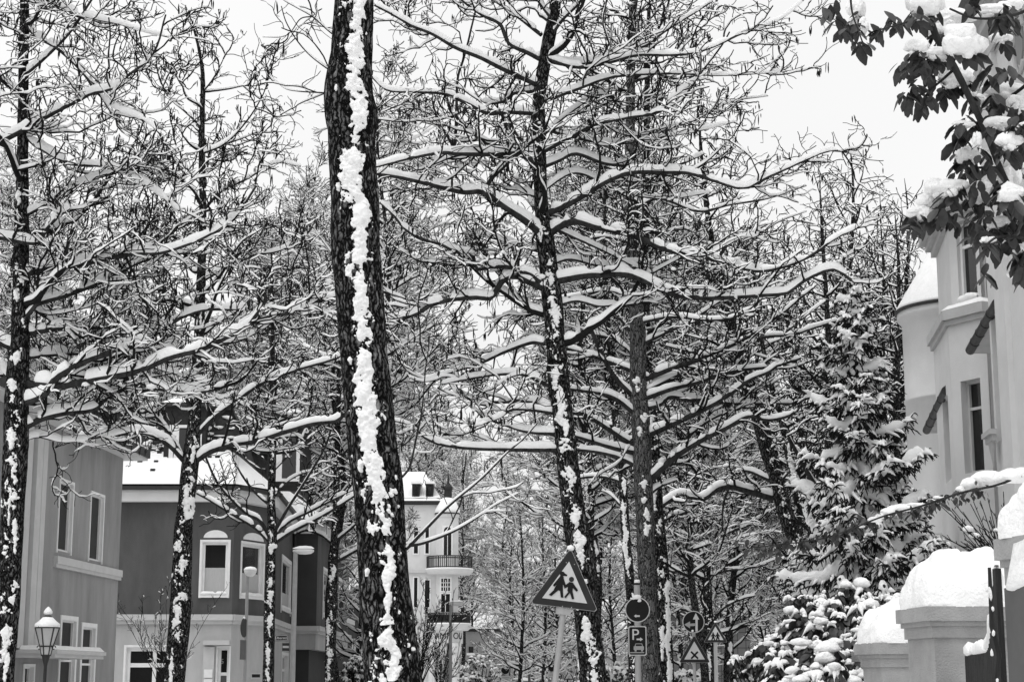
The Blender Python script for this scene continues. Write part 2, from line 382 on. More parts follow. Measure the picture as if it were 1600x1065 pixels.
def snow_slab(name, poly, z, th, parent, seed=0, edge=0.1, res=0.25):
    """a quilt of lying snow with a rounded rim over a plan rectangle given by four corners (bilinear), z = four heights"""
    p = np.array(poly, float); z = np.array(z, float)
    n = max(4, int(np.linalg.norm(p[1]-p[0])/res)); m = max(4, int(np.linalg.norm(p[3]-p[0])/res)); n = min(n, 90); m = min(m, 60)
    a = np.linspace(0, 1, n)[None, :, None]; b = np.linspace(0, 1, m)[:, None, None]
    Q = (1-b)*((1-a)*p[0]+a*p[1])+b*((1-a)*p[3]+a*p[2]); zz = ((1-b)*((1-a)*z[0]+a*z[1])+b*((1-a)*z[3]+a*z[2]))[..., 0]
    la = np.linalg.norm(p[1]-p[0]); lb = np.linalg.norm(p[3]-p[0])
    ed = np.minimum(np.minimum(a[..., 0], 1-a[..., 0])*la, np.minimum(b[..., 0], 1-b[..., 0])*lb)
    rim = np.sqrt(np.clip(ed/edge, 0, 1)*(2-np.clip(ed/edge, 0, 1)))
    X = np.concatenate([Q, zz[..., None]], -1)
    nz = fbm(X*1.7+seed, 3)
    top = X.copy(); top[..., 2] += th*rim*(0.75+0.5*nz)+0.004
    bot = X.copy(); V = np.concatenate([top.reshape(-1, 3), bot.reshape(-1, 3)]); i = np.arange(m-1)[:, None]*n+np.arange(n-1)[None]
    F = np.stack([i, i+1, i+1+n, i+n], -1).reshape(-1, 4); k = m*n
    return mk(name, V, [F, (F+k)[:, ::-1]], 'snow', parent)
# ================================================================== grey house on the left
def grey_house():
    B0 = xy(185, 900, 44); A0 = xy(0, 900, 35.2); A1 = A0+(A0-B0)*0.7
    t = thing('grey_house', 'mid grey rendered house with light string course and wide eaves, behind the lantern', 'house', (A1[0]-4, A1[1]+4, 0))
    wl = Wall(A1, B0, 0, 7.1)
    up = [wl.px(91, 752, 112, 862), wl.px(140, 772, 160, 876)]
    gr = [wl.px(93, 968, 116, 1100), wl.px(126, 979, 146, 1100)]
    dr = wl.px(36, 1040, 51, 1100)
    gr = [(a, b, 0.5, d) for a, b, c, d in gr]; dr = (dr[0], dr[1], 0.15, dr[3])
    wl.holes = up+gr+[dr]
    m = wl.face(MB(), 0.3); wall = m.build('wall', 'plaster_grey', t)
    b = MB(); e = wl.e; n = wl.n
    q = [A1-n*9, B0-n*9, B0-n*.32, A1-n*.32]
    b.vprism([tuple(q[3]), tuple(q[2]), tuple(q[1]), tuple(q[0])], 0, 7.1)
    for a_, s_ in ((A1, 1), (B0, -1)):     # end walls
        w2 = Wall(a_-n*9 if s_ == 1 else a_, a_ if s_ == 1 else a_-n*9, 0, 7.1); w2.face(b)
    b.build('house_body', 'plaster_grey', t)
    for h in up: wl.window(t, h, deep=.10, fw=.05, frame='white_paint', pane='pane_grey', lining=.05, sill=False)
    for h in gr: wl.window(t, h, deep=.10, fw=.05, rails=(.62,), pane='pane_grey', lining=.10, sill=False)
    wl.window(t, dr, deep=.12, fw=.05, pane='pane_grey', lining=.05, sill=False, name='door')
    # string course, corner strips, canopy
    c = MB(); z1 = on_plane(130, 868+10, wl.A, wl.B)[1]; s0 = wl.px(84, 860, 100, 870)[0]
    wl.box(c, s0, wl.L+.03, 0, .10, z1-.17, z1); wl.box(c, s0, wl.L+.03, 0, .07, z1-.25, z1-.17); c.build('string_course', 'trim_light', t)
    c = MB()
    for u0, u1, d in ((28, 37, .10), (40, 49, .16), (56, 63, .07)):
        a, b_, _, _ = wl.px(u0, 700, u1, 1010); wl.box(c, a, b_, 0, d, 2.2, 7.1)
    c.build('pilaster', 'trim_light', t)
    a, b_, _, z = wl.px(22, 1016, 96, 1030); c = MB(); wl.box(c, a, b_+.4, 0, .85, z-.16, z-.08); wl.box(c, a-.03, b_+.43, 0, .9, z-.08, z)
    cn = c.build('canopy', 'trim_light', t)
    snow_slab('snow', [wl.w(a, .9, 0)[:2], wl.w(b_+.4, .9, 0)[:2], wl.w(b_+.4, 0, 0)[:2], wl.w(a, 0, 0)[:2]], [z]*4, .09, cn, 3, .06, .1)
    # eaves and roof
    r = MB(); ov = .5
    wl.box(r, -.5, wl.L+ov, -.3, ov, 7.1, 7.16); r.build('soffit', 'plaster_white', t)
    r = MB(); wl.box(r, -.5, wl.L+ov+.02, ov-.08, ov+.06, 7.16, 7.36); r.build('fascia', 'gutter', t)
    r = MB(); f0 = wl.w(-.5, ov, 7.34); f1 = wl.w(wl.L+ov, ov, 7.34); bk0 = wl.w(-.5, -9.5, 7.34); bk1 = wl.w(wl.L+ov, -9.5, 7.34)
    p0 = wl.w(3.0, -4.5, 9.6); p1 = wl.w(wl.L-4.0, -4.5, 9.6)
    r.add([f0, f1, bk1, bk0, p0, p1], [(0, 1, 5, 4), (1, 2, 5), (2, 3, 4, 5), (3, 0, 4), (0, 3, 2, 1)]); ro = r.build('roof', 'slate', t)
    r = MB(); hh = .1; L_ = lambda p, k=hh: (p[0], p[1], p[2]+k)
    r.add([L_(f0), L_(f1), L_(bk1), L_(bk0), L_(p0, .16), L_(p1, .16), f0, f1, bk1, bk0], [(0, 1, 5, 4), (1, 2, 5), (2, 3, 4, 5), (3, 0, 4), (6, 7, 1, 0), (7, 8, 2, 1), (8, 9, 3, 2), (9, 6, 0, 3)]); r.build('snow', 'snow', ro)
grey_house()
# ================================================================== dark corner house
def corner_house():
    ZS, ZE, ZT = 3.49, 7.08, 7.5
    a = np.array((-17.0, 55.0)); b = xy(362, 950, 55); c = xy(416, 950, 57.0); d = np.array((-8.5, 67.3)); e = np.array((-7.53, 67.3)); f = np.array((-7.72, 82.5)); h = np.array((-17, 82.5))
    t = thing('corner_house', 'corner house, dark render above light render, with dormered snowy roof and boxy bay', 'house', (-12, 68, 0))
    W = dict(front=Wall(a, b, ZS, ZE), corner=Wall(b, c, ZS, ZE), side=Wall(c, d, ZS, ZE), bay_face=Wall(d, e, ZS, ZE), bay_side=Wall(e, f, ZS, ZE))
    w1 = W['front'].px(315, 846, 356, 930); w2 = W['corner'].px(377, 846, 411, 930); w3 = W['side'].px(440, 858, 454, 955)
    w4 = W['bay_side'].px(505, 868, 515, 965); w5 = W['bay_side'].px(529, 880, 543, 968)
    zz = lambda h_, z0, z1: (h_[0], h_[1], z0, z1)
    w2 = zz(w2, w1[2], w1[3]); w3 = zz(w3, w1[2]-.1, w1[3]); w4 = zz(w4, w1[2]-.1, w1[3]); w5 = zz(w5, w1[2]-.1, w1[3])
    W['front'].holes = [w1]; W['corner'].holes = [w2]; W['side'].holes = [w3]; W['bay_side'].holes = [w4, w5]
    m = MB()
    for k in ('front', 'corner', 'side', 'bay_side'): W[k].face(m)
    m.build('upper_wall', 'plaster_dark', t)
    W['bay_face'].face(MB()).build('bay_wall', 'plaster_darker', t)
    m = MB(); q = [a+(0, .4), b+(-.2, .4), c+(-.5, .3), d+(-.4, .4), e+(-.3, .4), f+(-.4, -.05), h]; m.vprism([tuple(x) for x in q], 0, ZE); m.build('house_body', 'plaster_darker', t)
    W['front'].window(t, w1, deep=.10, fw=.09, lining=.07, curtain=.52); W['corner'].window(t, w2, deep=.14, fw=.09, lining=.07, curtain=.45)
    for wk, wh in (('side', w3), ('bay_side', w4), ('bay_side', w5)): W[wk].window(t, wh, deep=.07, fw=.09, lining=.14, curtain=.35)
    for wk, wh in (('front', w1), ('corner', w2)):            # white lunettes over the windows
        s = W[wk]; m = MB(); cx = (wh[0]+wh[1])/2; r = (wh[1]-wh[0])/2*.92; z = wh[3]+.13
        pts = [(cx-r*math.cos(q_), z+.24*math.sin(q_)) for q_ in np.linspace(0, math.pi, 12)]
        fr = [s.w(x, .035, zz_) for x, zz_ in pts]; bk = [s.w(x, -.02, zz_) for x, zz_ in pts]; n = len(pts)
        m.add(fr+bk, [tuple(range(n)), tuple(range(2*n-1, n-1, -1))]+[(i, i+n, (i+1) % n+n, (i+1) % n) for i in range(n)]); m.build('lunette', 'white_paint', t)
    # light ground floor
    gf = Wall(a, b, 0, ZS); gc = Wall(b, c, 0, ZS); gs = Wall(c, d, 0, ZS); gb = Wall(d, d+(f-e), 0, ZS)
    win = gf.px(196, 1010, 285, 1065); win = (win[0], win[1], 0.9, win[3]); nic = gf.px(318, 1009, 361, 1065); nic = (nic[0], nic[1], 0, nic[3])
    dr = gc.px(363, 1009, 385, 1065); ws = gs.px(440, 1023, 449, 1080); ws = (ws[0], ws[1], 1.0, ws[3])
    gf.holes = [win]; gs.holes = [ws]
    do = gf.px(340, 1012, 360, 1065)
    door = (nic[0]+.42, nic[1]-.05, 0.1, nic[3]-.02); gf.holes.append(door)
    m = MB()
    for q_ in (gf, gc, gs, gb): q_.face(m)
    m.build('ground_floor_wall', 'plaster_light', t)
    gf.window(t, win, deep=.12, fw=.13, mull=(.5,), rails=(.66,), lining=.06)
    df = gf.window(t, door, deep=.2, fw=.10, rails=(.66,), lining=.03, sill=False, name='door')
    v, fc = text_mesh('55', .22); s0 = door[0]+.3
    m = MB(); m.add([gf.w((door[0]+door[1])/2-.12+x, -.19+(-y), door[3]-.45+z) for x, y, z in v], fc); m.build('house_number', 'sign_grey', df)
    m = MB(); gf.box(m, door[0]+.1, door[1]-.1, -.24, -.17, .15, 1.7); gf.box(m, door[0]+.18, door[1]-.18, -.17, -.16, .5, 1.5); m.build('door_leaf', 'post_grey', df)
    m = MB()          # door surround, hood
    gf.box(m, nic[0], door[0]-.08, 0, .10, 0, door[3]); gf.box(m, nic[0], gf.L-.01, 0, .22, door[3]+.06, door[3]+.2); m.build('door_surround', 'trim_light', t)
    m = MB(); x = gf.px(320, 1045, 333, 1058); gf.box(m, x[0], x[1], .10, .16, x[2], x[3]); gf.box(m, x[0], x[1], .10, .14, x[2]-.3, x[2]-.03); m.build('letter_box', 'white_paint', t)
    m = MB(); x = gc.px(391, 1050, 406, 1060); gc.box(m, x[0], x[1], 0, .03, x[2], x[3]); pl = m.build('name_plate', 'trim_light', t)
    m = MB(); gc.box(m, x[0]+.05, x[1]-.05, .03, .04, x[2]+.05, x[3]-.05); m.build('plate_panel', 'ink', pl)
    gs.window(t, ws, deep=.14, fw=.09, rails=(.62,), lining=.10)
    for y_ in (72.0, 76.5):
        k = Wall(gb.A, gb.B, 0, ZS); s0 = y_-67.3; m = MB(); gb.box(m, s0, s0+1.1, 0, .04, 1.0, 2.5); o = m.build('window', 'white_paint', t)
        m = MB(); gb.box(m, s0+.12, s0+.98, .04, .05, 1.1, 2.4); m.build('pane', 'pane', o)
    # mouldings
    def course(z0, z1, d_, nm, mt, part=None):
        m = MB()
        for k in ('front', 'corner', 'side', 'bay_face', 'bay_side'):
            s = W[k]; s.box(m, -d_*.4 if k != 'front' else 0, s.L+d_*.4, -.05, d_, z0, z1)
        return m.build(nm, mt, t)
    course(ZS-.12, ZS+.06, .16, 'string_course', 'trim_light'); course(ZS-.24, ZS-.12, .09, 'moulding', 'trim_light')
    m = MB(); q = [d+(.02, -.02), e+(.0, .0), f, h+(5, 0)]; m.vprism([tuple(d+(-.3, .01)), tuple(e+(-.01, .01)), tuple(f+(-.01, -.01)), tuple(f+(-1, 0)), tuple(d+(-.3, 1))], 2.66, ZS-.24); m.build('bay_base', 'plaster_light', t)
    course(ZE, ZT-.06, .30, 'cornice', 'plaster_white'); course(ZT-.06, ZT+.06, .42, 'gutter', 'gutter')
    # roof: a snowy lower slope, steep slate above, flat snowy top
    ring0 = [a+(0, -.35), b+(.1, -.38), c+(.38, -.2), d+(.38, -.38), e+(.38, -.38), f+(.38, .3), h]
    def inset(k): return [a+(0, k), b+(-k*.25, k), c+(-k*.85, k*.5), d+(-k, k*.2), e+(-k, k), f+(-k, -k), h+(k*0, -k)]
    r1, r2 = inset(1.3), inset(1.75)
    def loft(nm, mt, A_, za, B_, zb, par, cap=False):
        m = MB(); n = len(A_); m.add([(*x, za) for x in A_]+[(*x, zb) for x in B_], [(i, i+1, i+1+n, i+n) for i in range(n-1)])
        if cap: m.add([(*x, zb) for x in B_], [tuple(range(n))])
        return m.build(nm, mt, par)
    ro = loft('roof', 'slate', ring0, ZT, r1, 8.7, t); loft('snow', 'snow', [x+(0, -.02) for x in ring0], ZT+.12, [x+(0, -.02) for x in r1], 8.86, ro)
    m = MB(); 
    up = loft('mansard', 'slate', r1, 8.7, r2, 10.3, t); m = MB(); m.vprism([tuple(x) for x in inset(1.6)], 10.3, 10.42); m.build('roof_edge', 'gutter', t)
    m = MB(); m.vprism([tuple(x) for x in inset(1.7)], 10.42, 10.56); m.build('snow', 'snow', up)
    # patchy snow caught on the slates
    nb = NB(); rs = np.random.RandomState(5); s = Wall(r1[0], r1[1], 8.7, 10.3)
    for i in range(70):
        x = rs.uniform(5, s.L); q = rs.uniform(0, 1)**1.8; c0 = s.w(x, -.45*q+.05, 8.75+1.4*q); V, F = blob(c0, (rs.uniform(.05, .22), .06, rs.uniform(.03, .07)), i, .5, sub=1); nb.add(V, F)
    nb.build('snow_patch', 'snow', up)
    m = MB(); rs = np.random.RandomState(9)          # pantile heads poking out of the thin upper snow
    for j in range(5):
        for i in range(int(s.L/.26)):
            if rs.rand() < .30-.05*j:
                x = i*.26+.13*(j % 2); q = .98-.14*j; A_ = ring0[0]*(1-q)+r1[0]*q; zz = ZT+.12+(8.86-ZT-.12)*q; c0 = (s.w(x, 0, 0)[0], A_[1]-.02, zz); h_ = rs.uniform(.03, .07); m.box((c0[0]-.05-h_*.5, c0[1]-.06, c0[2]-.05), (c0[0]+.05+h_*.3, c0[1]+.05, c0[2]+h_*.8))
    m.build('tile_heads', 'slate', ro)
    # dormers
    for u0, u1 in ((256, 321), (404, 462)):
        x0 = xy(u0, 740, 56.2)[0]; x1 = xy(u1, 740, 56.2)[0]; y0 = 56.0 if u0 < 300 else 58.2
        m = MB(); m.box((x0, y0, 8.0), (x1, y0+2.2, 10.3)); do_ = m.build('dormer', 'slate', t)
        m = MB(); m.box((x0+.18, y0-.05, 8.1), (x1-.12, y0-.003, 9.7)); fr = m.build('window_frame', 'white_paint', do_)
        m = MB(); m.box((x0+.5, y0-.06, 8.2), (x1-.24, y0-.045, 9.6)); m.build('pane', 'pane', do_)
        m = MB(); m.box((x0-.12, y0-.2, 10.3), (x1+.12, y0+2.3, 10.42)); m.build('roof_edge', 'gutter', do_)
        snow_slab('snow', [(x0-.12, y0-.2), (x1+.12, y0-.2), (x1+.12, y0+2.3), (x0-.12, y0+2.3)], [10.42]*4, .16, do_, 1)
    # flower box on the bay, downpipe at the corner
    s = W['bay_side']; m = MB(); s.box(m, w5[0]+.2, w5[1]+.5, .03, .33, w5[2]-.02, w5[2]+.3); pb = m.build('planter_box', 'planter', t)
    nb = NB()
    for i in range(14):
        V, F = blob(s.w(w5[0]+.2+i*.1, .18, w5[2]+.38+.06*math.sin(i*2)), (.08, .08, .1), i, .6, sub=1); nb.add(V, F)
    nb.build('planting', 'leaf', pb)
    m = MB(); x = d+(.1, -.14); m.tube([(x[0], x[1], .1), (x[0], x[1], ZE)], .075, 8); m.build('downpipe', 'gutter', t)
corner_house()
# street name plates: arms on a post in front of the corner house's side wall
def street_names():
    p = P(452, 1000, 54); t = thing('street_name_post', 'grey post with two dark street name plates beside the corner house', 'street sign', (p[0], p[1], 0))
    z = P(440, 996, 54)[2]; z2 = P(440, 1010, 54)[2]; k = PXM(996, 54)
    m = MB(); m.tube([(p[0]+.06, p[1]+.05, 0), (p[0]+.06, p[1]+.05, z+.2)], .03, 8); m.build('post', 'galvanised', t)
    x = P(440, 996, 54)[0]; m = MB(); m.box((x-10*k, p[1]-.02, z-5*k), (x+10*k, p[1]+.02, z+5*k)); o = m.build('name_plate', 'black_paint', t)
    m = MB()
    for q in ((x-9.2*k, x+9.2*k, z+3.8*k, z+4.3*k), (x-9.2*k, x+9.2*k, z-4.3*k, z-3.8*k), (x-9.2*k, x-8.7*k, z-3.8*k, z+3.8*k), (x+8.7*k, x+9.2*k, z-3.8*k, z+3.8*k)): m.box((q[0], p[1]-.026, q[2]), (q[1], p[1]-.021, q[3]))
    v, f = text_mesh('Überstr.', .105); m.add([(x+a*1.1, p[1]-.028+b, z+c) for a, b, c in v], f); m.build('lettering', 'sign_white', o)
    x = P(447, 1011, 54)[0]; m = MB(); m.box((x-6*k, p[1]-.02, z2-6*k), (x+5*k, p[1]+.02, z2+6*k)); o = m.build('name_plate', 'black_paint', t)
    m = MB(); m.box((x-5.4*k, p[1]-.027, z2-1.6*k), (x+4.5*k, p[1]-.021, z2+1.8*k)); m.build('pale_band', 'sign_grey', o)
street_names()
# ================================================================== far houses on the left
def far_house(name, label, Y, u0, u1, vt, wallm, wins, roof_h=3.0, depth=10, gables=()):
    x0 = P(u0, 900, Y)[0]; x1 = P(u1, 900, Y)[0]; zt = P(u0, vt, Y)[2]
    t = thing(name, label, 'house', ((x0+x1)/2, Y+depth/2, 0)); s = Wall((x0, Y), (x1, Y), 0, zt)
    s.holes = [s.px(*w_) for w_ in wins]; s.holes = [h for h in s.holes if h[0] > 0 and h[1] < s.L and h[3] < zt]
    m = s.face(MB()); m.box((x0, Y+.3, 0), (x1, Y+depth, zt)); Wall((x1, Y), (x1, Y+.3), 0, zt).face(m); Wall((x0, Y+.3), (x0, Y), 0, zt).face(m); m.build('wall', wallm, t)
    for h in s.holes: s.window(t, h, deep=.15, fw=.1, mull=(.5,), lining=.10, rails=(.66,))
    m = MB(); ym = Y+depth/2; q = .5
    m.add([(x0-q, Y-q, zt), (x1+q, Y-q, zt), (x1+q, Y+depth+q, zt), (x0-q, Y+depth+q, zt), (x0+1.5, ym, zt+roof_h), (x1-1.5, ym, zt+roof_h)], [(0, 1, 5, 4), (1, 2, 5), (2, 3, 4, 5), (3, 0, 4), (3, 2, 1, 0)])
    r = m.build('roof', 'slate', t)
    m = MB(); k = .15; j = .25
    m.add([(x0-q+j, Y-q+j, zt+k), (x1+q-j, Y-q+j, zt+k), (x1+q-j, Y+depth+q-j, zt+k), (x0-q+j, Y+depth+q-j, zt+k), (x0+1.5, ym, zt+roof_h+k), (x1-1.5, ym, zt+roof_h+k)], [(0, 1, 5, 4), (1, 2, 5), (2, 3, 4, 5), (3, 0, 4)])
    m.build('snow', 'snow', r)
    for gu, gw in gables:
        gx = P(gu, 600, Y-.8)[0]; m = MB(); hw = gw/2
        m.add([(gx-hw, Y-.8, zt), (gx+hw, Y-.8, zt), (gx, Y-.8, zt+hw*1.5), (gx-hw, ym, zt), (gx+hw, ym, zt), (gx, ym, zt+hw*1.5)], [(0, 1, 2), (1, 4, 5, 2), (3, 0, 2, 5), (4, 3, 5)]); m.build('gable', 'slate', r)
    return t
far_house('town_house', 'tall pale town house with dark gables, seen through the leftmost tree above the grey house', 74, -40, 128, 556, 'plaster_light', [(50, 580, 66, 628), (96, 580, 112, 628), (148, 600, 166, 648), (50, 668, 66, 720)], gables=((78, 2.4), (110, 1.6)))
far_house('back_house', 'broad house behind the dormered corner house, mostly hidden by branches', 96, 150, 430, 640, 'render_far', [(200, 655, 214, 700), (240, 655, 254, 700), (300, 655, 314, 700), (340, 655, 354, 700)], roof_h=3.5)
def brick_house():
    x0 = P(548, 970, 86)[0]; x1 = P(590, 970, 86)[0]; z = P(560, 925, 86)[2]
    t = thing('brick_house', 'narrow dark house just past the bay of the corner house, behind the clipped hedge', 'house', (x0-2, 90, 0))
    m = MB(); m.box((x0-6, 86, 0), (x1, 96, z)); m.build('wall', 'post_grey', t)
    s = Wall((x0-6, 86), (x1, 86), 0, z)
    for u in (553, 564, 577):
        h = s.px(u-3, 997, u+3, 1020); m = MB(); s.box(m, h[0], h[1], -.02, .04, h[2], h[3]); o = m.build('window', 'white_paint', t)
        m = MB(); s.box(m, h[0]+.08, h[1]-.08, .04, .05, h[2]+.08, h[3]-.08); m.build('pane', 'pane', o)
    m = MB(); m.add([(x0-6, 85.6, z), (x1+.3, 85.6, z), (x1+.3, 96, z), (x0-6, 96, z), (x0-6, 91, z+2.5), (x1+.3, 91, z+2.5)], [(0, 1, 5, 4), (2, 3, 4, 5), (1, 2, 5), (3, 0, 4), (3, 2, 1, 0)]); r = m.build('roof', 'slate', t)
    m = MB(); m.add([(x0-6, 85.7, z+.12), (x1+.2, 85.7, z+.12), (x1+.2, 91, z+2.65), (x0-6, 91, z+2.65)], [(0, 1, 2, 3)]); m.build('snow', 'snow', r)
brick_house()
# ================================================================== white villa with the balconied turret, far down the street
def turret_villa():
    Y = 140; k = PXM(950, Y); X = lambda u: P(u, 950, Y)[0]; Z = lambda v: P(700, v, Y)[2]
    t = thing('turret_villa', 'far white villa with round balconied turret and lettered sign band', 'villa', (X(680), Y+4, 0))
    m = MB(); m.box((X(560), Y+1.2, 0), (X(690), Y+12, Z(786))); m.build('main_wall', 'plaster_white', t)
    m = MB(); m.box((X(560), Y+.9, Z(786)), (X(692), Y+12.3, Z(780))); r = m.build('roof', 'slate', t)
    snow_slab('snow', [(X(560), Y+.9), (X(692), Y+.9), (X(692), Y+12.3), (X(560), Y+12.3)], [Z(780)]*4, .3, r, 4, .3, .6)
    m = MB(); z0, z1, xa, xb = Z(780)+.3, Z(722), X(560), X(686); m.add([(xa, Y+1.4, z0), (xb, Y+1.4, z0), (xb, Y+12, z0), (xa, Y+12, z0), (xa+1, Y+6.5, z1), (xb-1.6, Y+6.5, z1)], [(0, 1, 5, 4), (1, 2, 5), (2, 3, 4, 5), (3, 0, 4), (3, 2, 1, 0)]); m.build('hipped_roof', 'snow', r)
    for u0 in (640, 662):
        m = MB(); m.box((X(u0), Y+1.6, z0), (X(u0+12), Y+4, Z(752))); o = m.build('dormer', 'slate', r); m = MB(); m.box((X(u0+3), Y+1.5, z0+.2), (X(u0+9), Y+1.59, Z(757))); m.build('pane', 'pane', o)
        m = MB(); m.box((X(u0)-.1, Y+1.4, Z(752)), (X(u0+12)+.1, Y+4.2, Z(748))); m.build('snow', 'snow', o)
    m = MB(); m.box((X(560), Y+1.0, Z(893)), (X(684), Y+1.19, Z(889))); m.box((X(560), Y+1.0, Z(972)), (X(684), Y+1.19, Z(967))); m.build('string_course', 'trim_light', t)
    s = Wall((X(560), Y+1.2), (X(690), Y+1.2), 0, 12)
    for u0, v0, u1, v1 in ((645, 822, 655, 866), (663, 822, 672, 866), (662, 904, 673, 950), (645, 900, 654, 950), (600, 822, 612, 866)):
        h = s.px(u0, v0, u1, v1); m = MB(); s.box(m, h[0], h[1], -.02, .05, h[2], h[3]); o = m.build('window', 'white_paint', t); m = MB(); s.box(m, h[0]+.1, h[1]-.1, .05, .06, h[2]+.1, h[3]-.1); m.build('pane', 'pane', o)
    cx, cy, R = X(697), Y+1.3, 18*k
    m = MB(); m.lathe([(R, Z(975)), (R, Z(806)), (R*1.06, Z(806)), (R*1.06, Z(800))], (cx, cy), 32); m.build('turret', 'plaster_white', t, smooth=False)
    m = MB(); m.lathe([(R*1.14, Z(801)), (R*1.1, Z(797)), (R*.62, Z(780)), (R*.55, Z(779))], (cx, cy), 24); rf = m.build('turret_roof', 'slate', t)
    m = MB(); m.lathe([(R*1.12, Z(799)), (R*1.1, Z(794)), (R*.66, Z(777)), (R*.1, Z(773))], (cx, cy), 24); m.build('snow', 'snow', rf, smooth=True)
    m = MB(); m.lathe([(R*.34, Z(779)), (R*.34, Z(762)), (R*.42, Z(762)), (R*.42, Z(758)), (R*.12, Z(752)), (R*.03, Z(738))], (cx+1*k, cy), 12); m.build('finial', 'slate', t)
    def turret_window(ang, w_, z0, z1, arch, bars=0):
        a = math.radians(ang); n = np.array((math.sin(a), -math.cos(a))); e = np.array((math.cos(a), math.sin(a))); c0 = np.array((cx, cy))+n*R*math.cos(w_/2/R)
        q = Wall(c0-e*w_/2, c0+e*w_/2, z0, z1); m = MB(); q.box(m, -.12, q.L+.12, -.1, .06, z0-.1, z1+.12)
        o = m.build('window', 'white_paint', t); m = MB(); pts = [(0, z0), (q.L, z0), (q.L, z1)]+([(q.L/2+q.L/2*math.cos(b), z1-.25+.25*math.sin(b)) for b in np.linspace(0, math.pi, 9)] if arch else [])+[(0, z1)]
        if arch: pts = [(0, z0), (q.L, z0)]+[(q.L/2+q.L/2*math.cos(b), z1-.3+.3*math.sin(b)) for b in np.linspace(0, math.pi, 9)]
        fr = [q.w(x, .07, z) for x, z in pts]; bk = [q.w(x, .05, z) for x, z in pts]; n_ = len(pts); m.add(fr+bk, [tuple(range(n_)), tuple(range(2*n_-1, n_-1, -1))]+[(i, i+n_, (i+1) % n_+n_, (i+1) % n_) for i in range(n_)]); m.build('pane', 'pane', o)
        m = MB(); q.box(m, q.L*.46, q.L*.54, .07, .09, z0, z1-.1)
        for j in range(bars): z = z0+(z1-z0)*(j+1)/(bars+1); q.box(m, 0, q.L, .07, .09, z-.03, z+.03)
        if bars:
            for tx in (.25, .75): q.box(m, q.L*tx-.03, q.L*tx+.03, .07, .09, z0, z1)
        m.build('glazing_bar', 'white_paint', o)
    turret_window(4, .6, Z(866), Z(822), True)
    turret_window(-4, .7, Z(922), Z(903), False, 2); turret_window(-4, .7, Z(955), Z(927), False)
    def balcony(vt, v0, v1, Rb, solid):
        m = MB(); m.lathe([(Rb*.9, Z(v1)), (Rb, Z(v1-3)), (Rb*1.05, Z(v0+2)), (Rb*1.05, Z(v0))], (cx+4*k, cy), 32); o = m.build('balcony', 'plaster_white', t)
        snow_c = MB(); snow_c.lathe([(Rb*1.06, Z(v0)), (Rb*1.05, Z(v0-1.6)), (Rb*.98, Z(v0-2))], (cx+4*k, cy), 32); snow_c.build('snow', 'snow', o)
        m = MB(); n = 34
        for i in range(n+1):
            a = math.pi+math.pi*i/n; p = (cx+4*k+Rb*math.cos(a), cy+Rb*math.sin(a)); m.tube([(*p, Z(v0-1)), (*p, Z(vt))], .03 if i % 4 else .05, 5)
        for zz_ in (vt, vt+3, v0-3): m.tube([(cx+4*k+Rb*math.cos(a), cy+Rb*math.sin(a), Z(zz_)) for a in np.linspace(math.pi, 2*math.pi, 25)], .045, 5)
        if solid:
            for i in range(n): 
                a = math.pi+math.pi*i/n; b = math.pi+math.pi*(i+1)/n; Rr = Rb-.05
                q0, q1 = [(cx+4*k+Rr*math.cos(c_), cy+Rr*math.sin(c_)) for c_ in (a, b)]; Rr -= .05; q2, q3 = [(cx+4*k+Rr*math.cos(c_), cy+Rr*math.sin(c_)) for c_ in (b, a)]
                m.vprism([q0, q1, q2, q3], Z(v0-1), Z(vt+2))
        m.build('railing', 'iron', o)
    balcony(868, 888, 896, 36*k, False); balcony(957, 974, 984, 33*k, True)
    m = MB(); m.lathe([(26*k, Z(1004)), (26*k, Z(984)), (24*k, Z(983))], (cx, cy), 40); m.build('sign_band', 'plaster_white', t)
    v, f = text_mesh('AMF OLI', .72, .03); m = MB(); Rt = 26*k+.02
    for p_ in [0]:
        vv = [(cx+Rt*math.sin((a+.35)/Rt), cy-Rt*math.cos((a+.35)/Rt)-.01+b, Z(993)+c) for a, b, c in v]; m.add(vv, f)
    m.build('lettering', 'ink', t)
    for u in (676, 690, 712):
        m = MB(); x = X(u); m.lathe([(.42, 0), (.42, .5), (.3, .7), (.3, Z(1024)), (.46, Z(1018)), (.46, Z(1012)), (.46, Z(1004))], (x, cy-20*k), 12); m.build('column', 'plaster_white', t)
    m = MB(); m.box((X(664), cy, 0), (X(716), cy+2, Z(1004))); m.build('porch_wall', 'plaster_grey', t)
turret_villa()
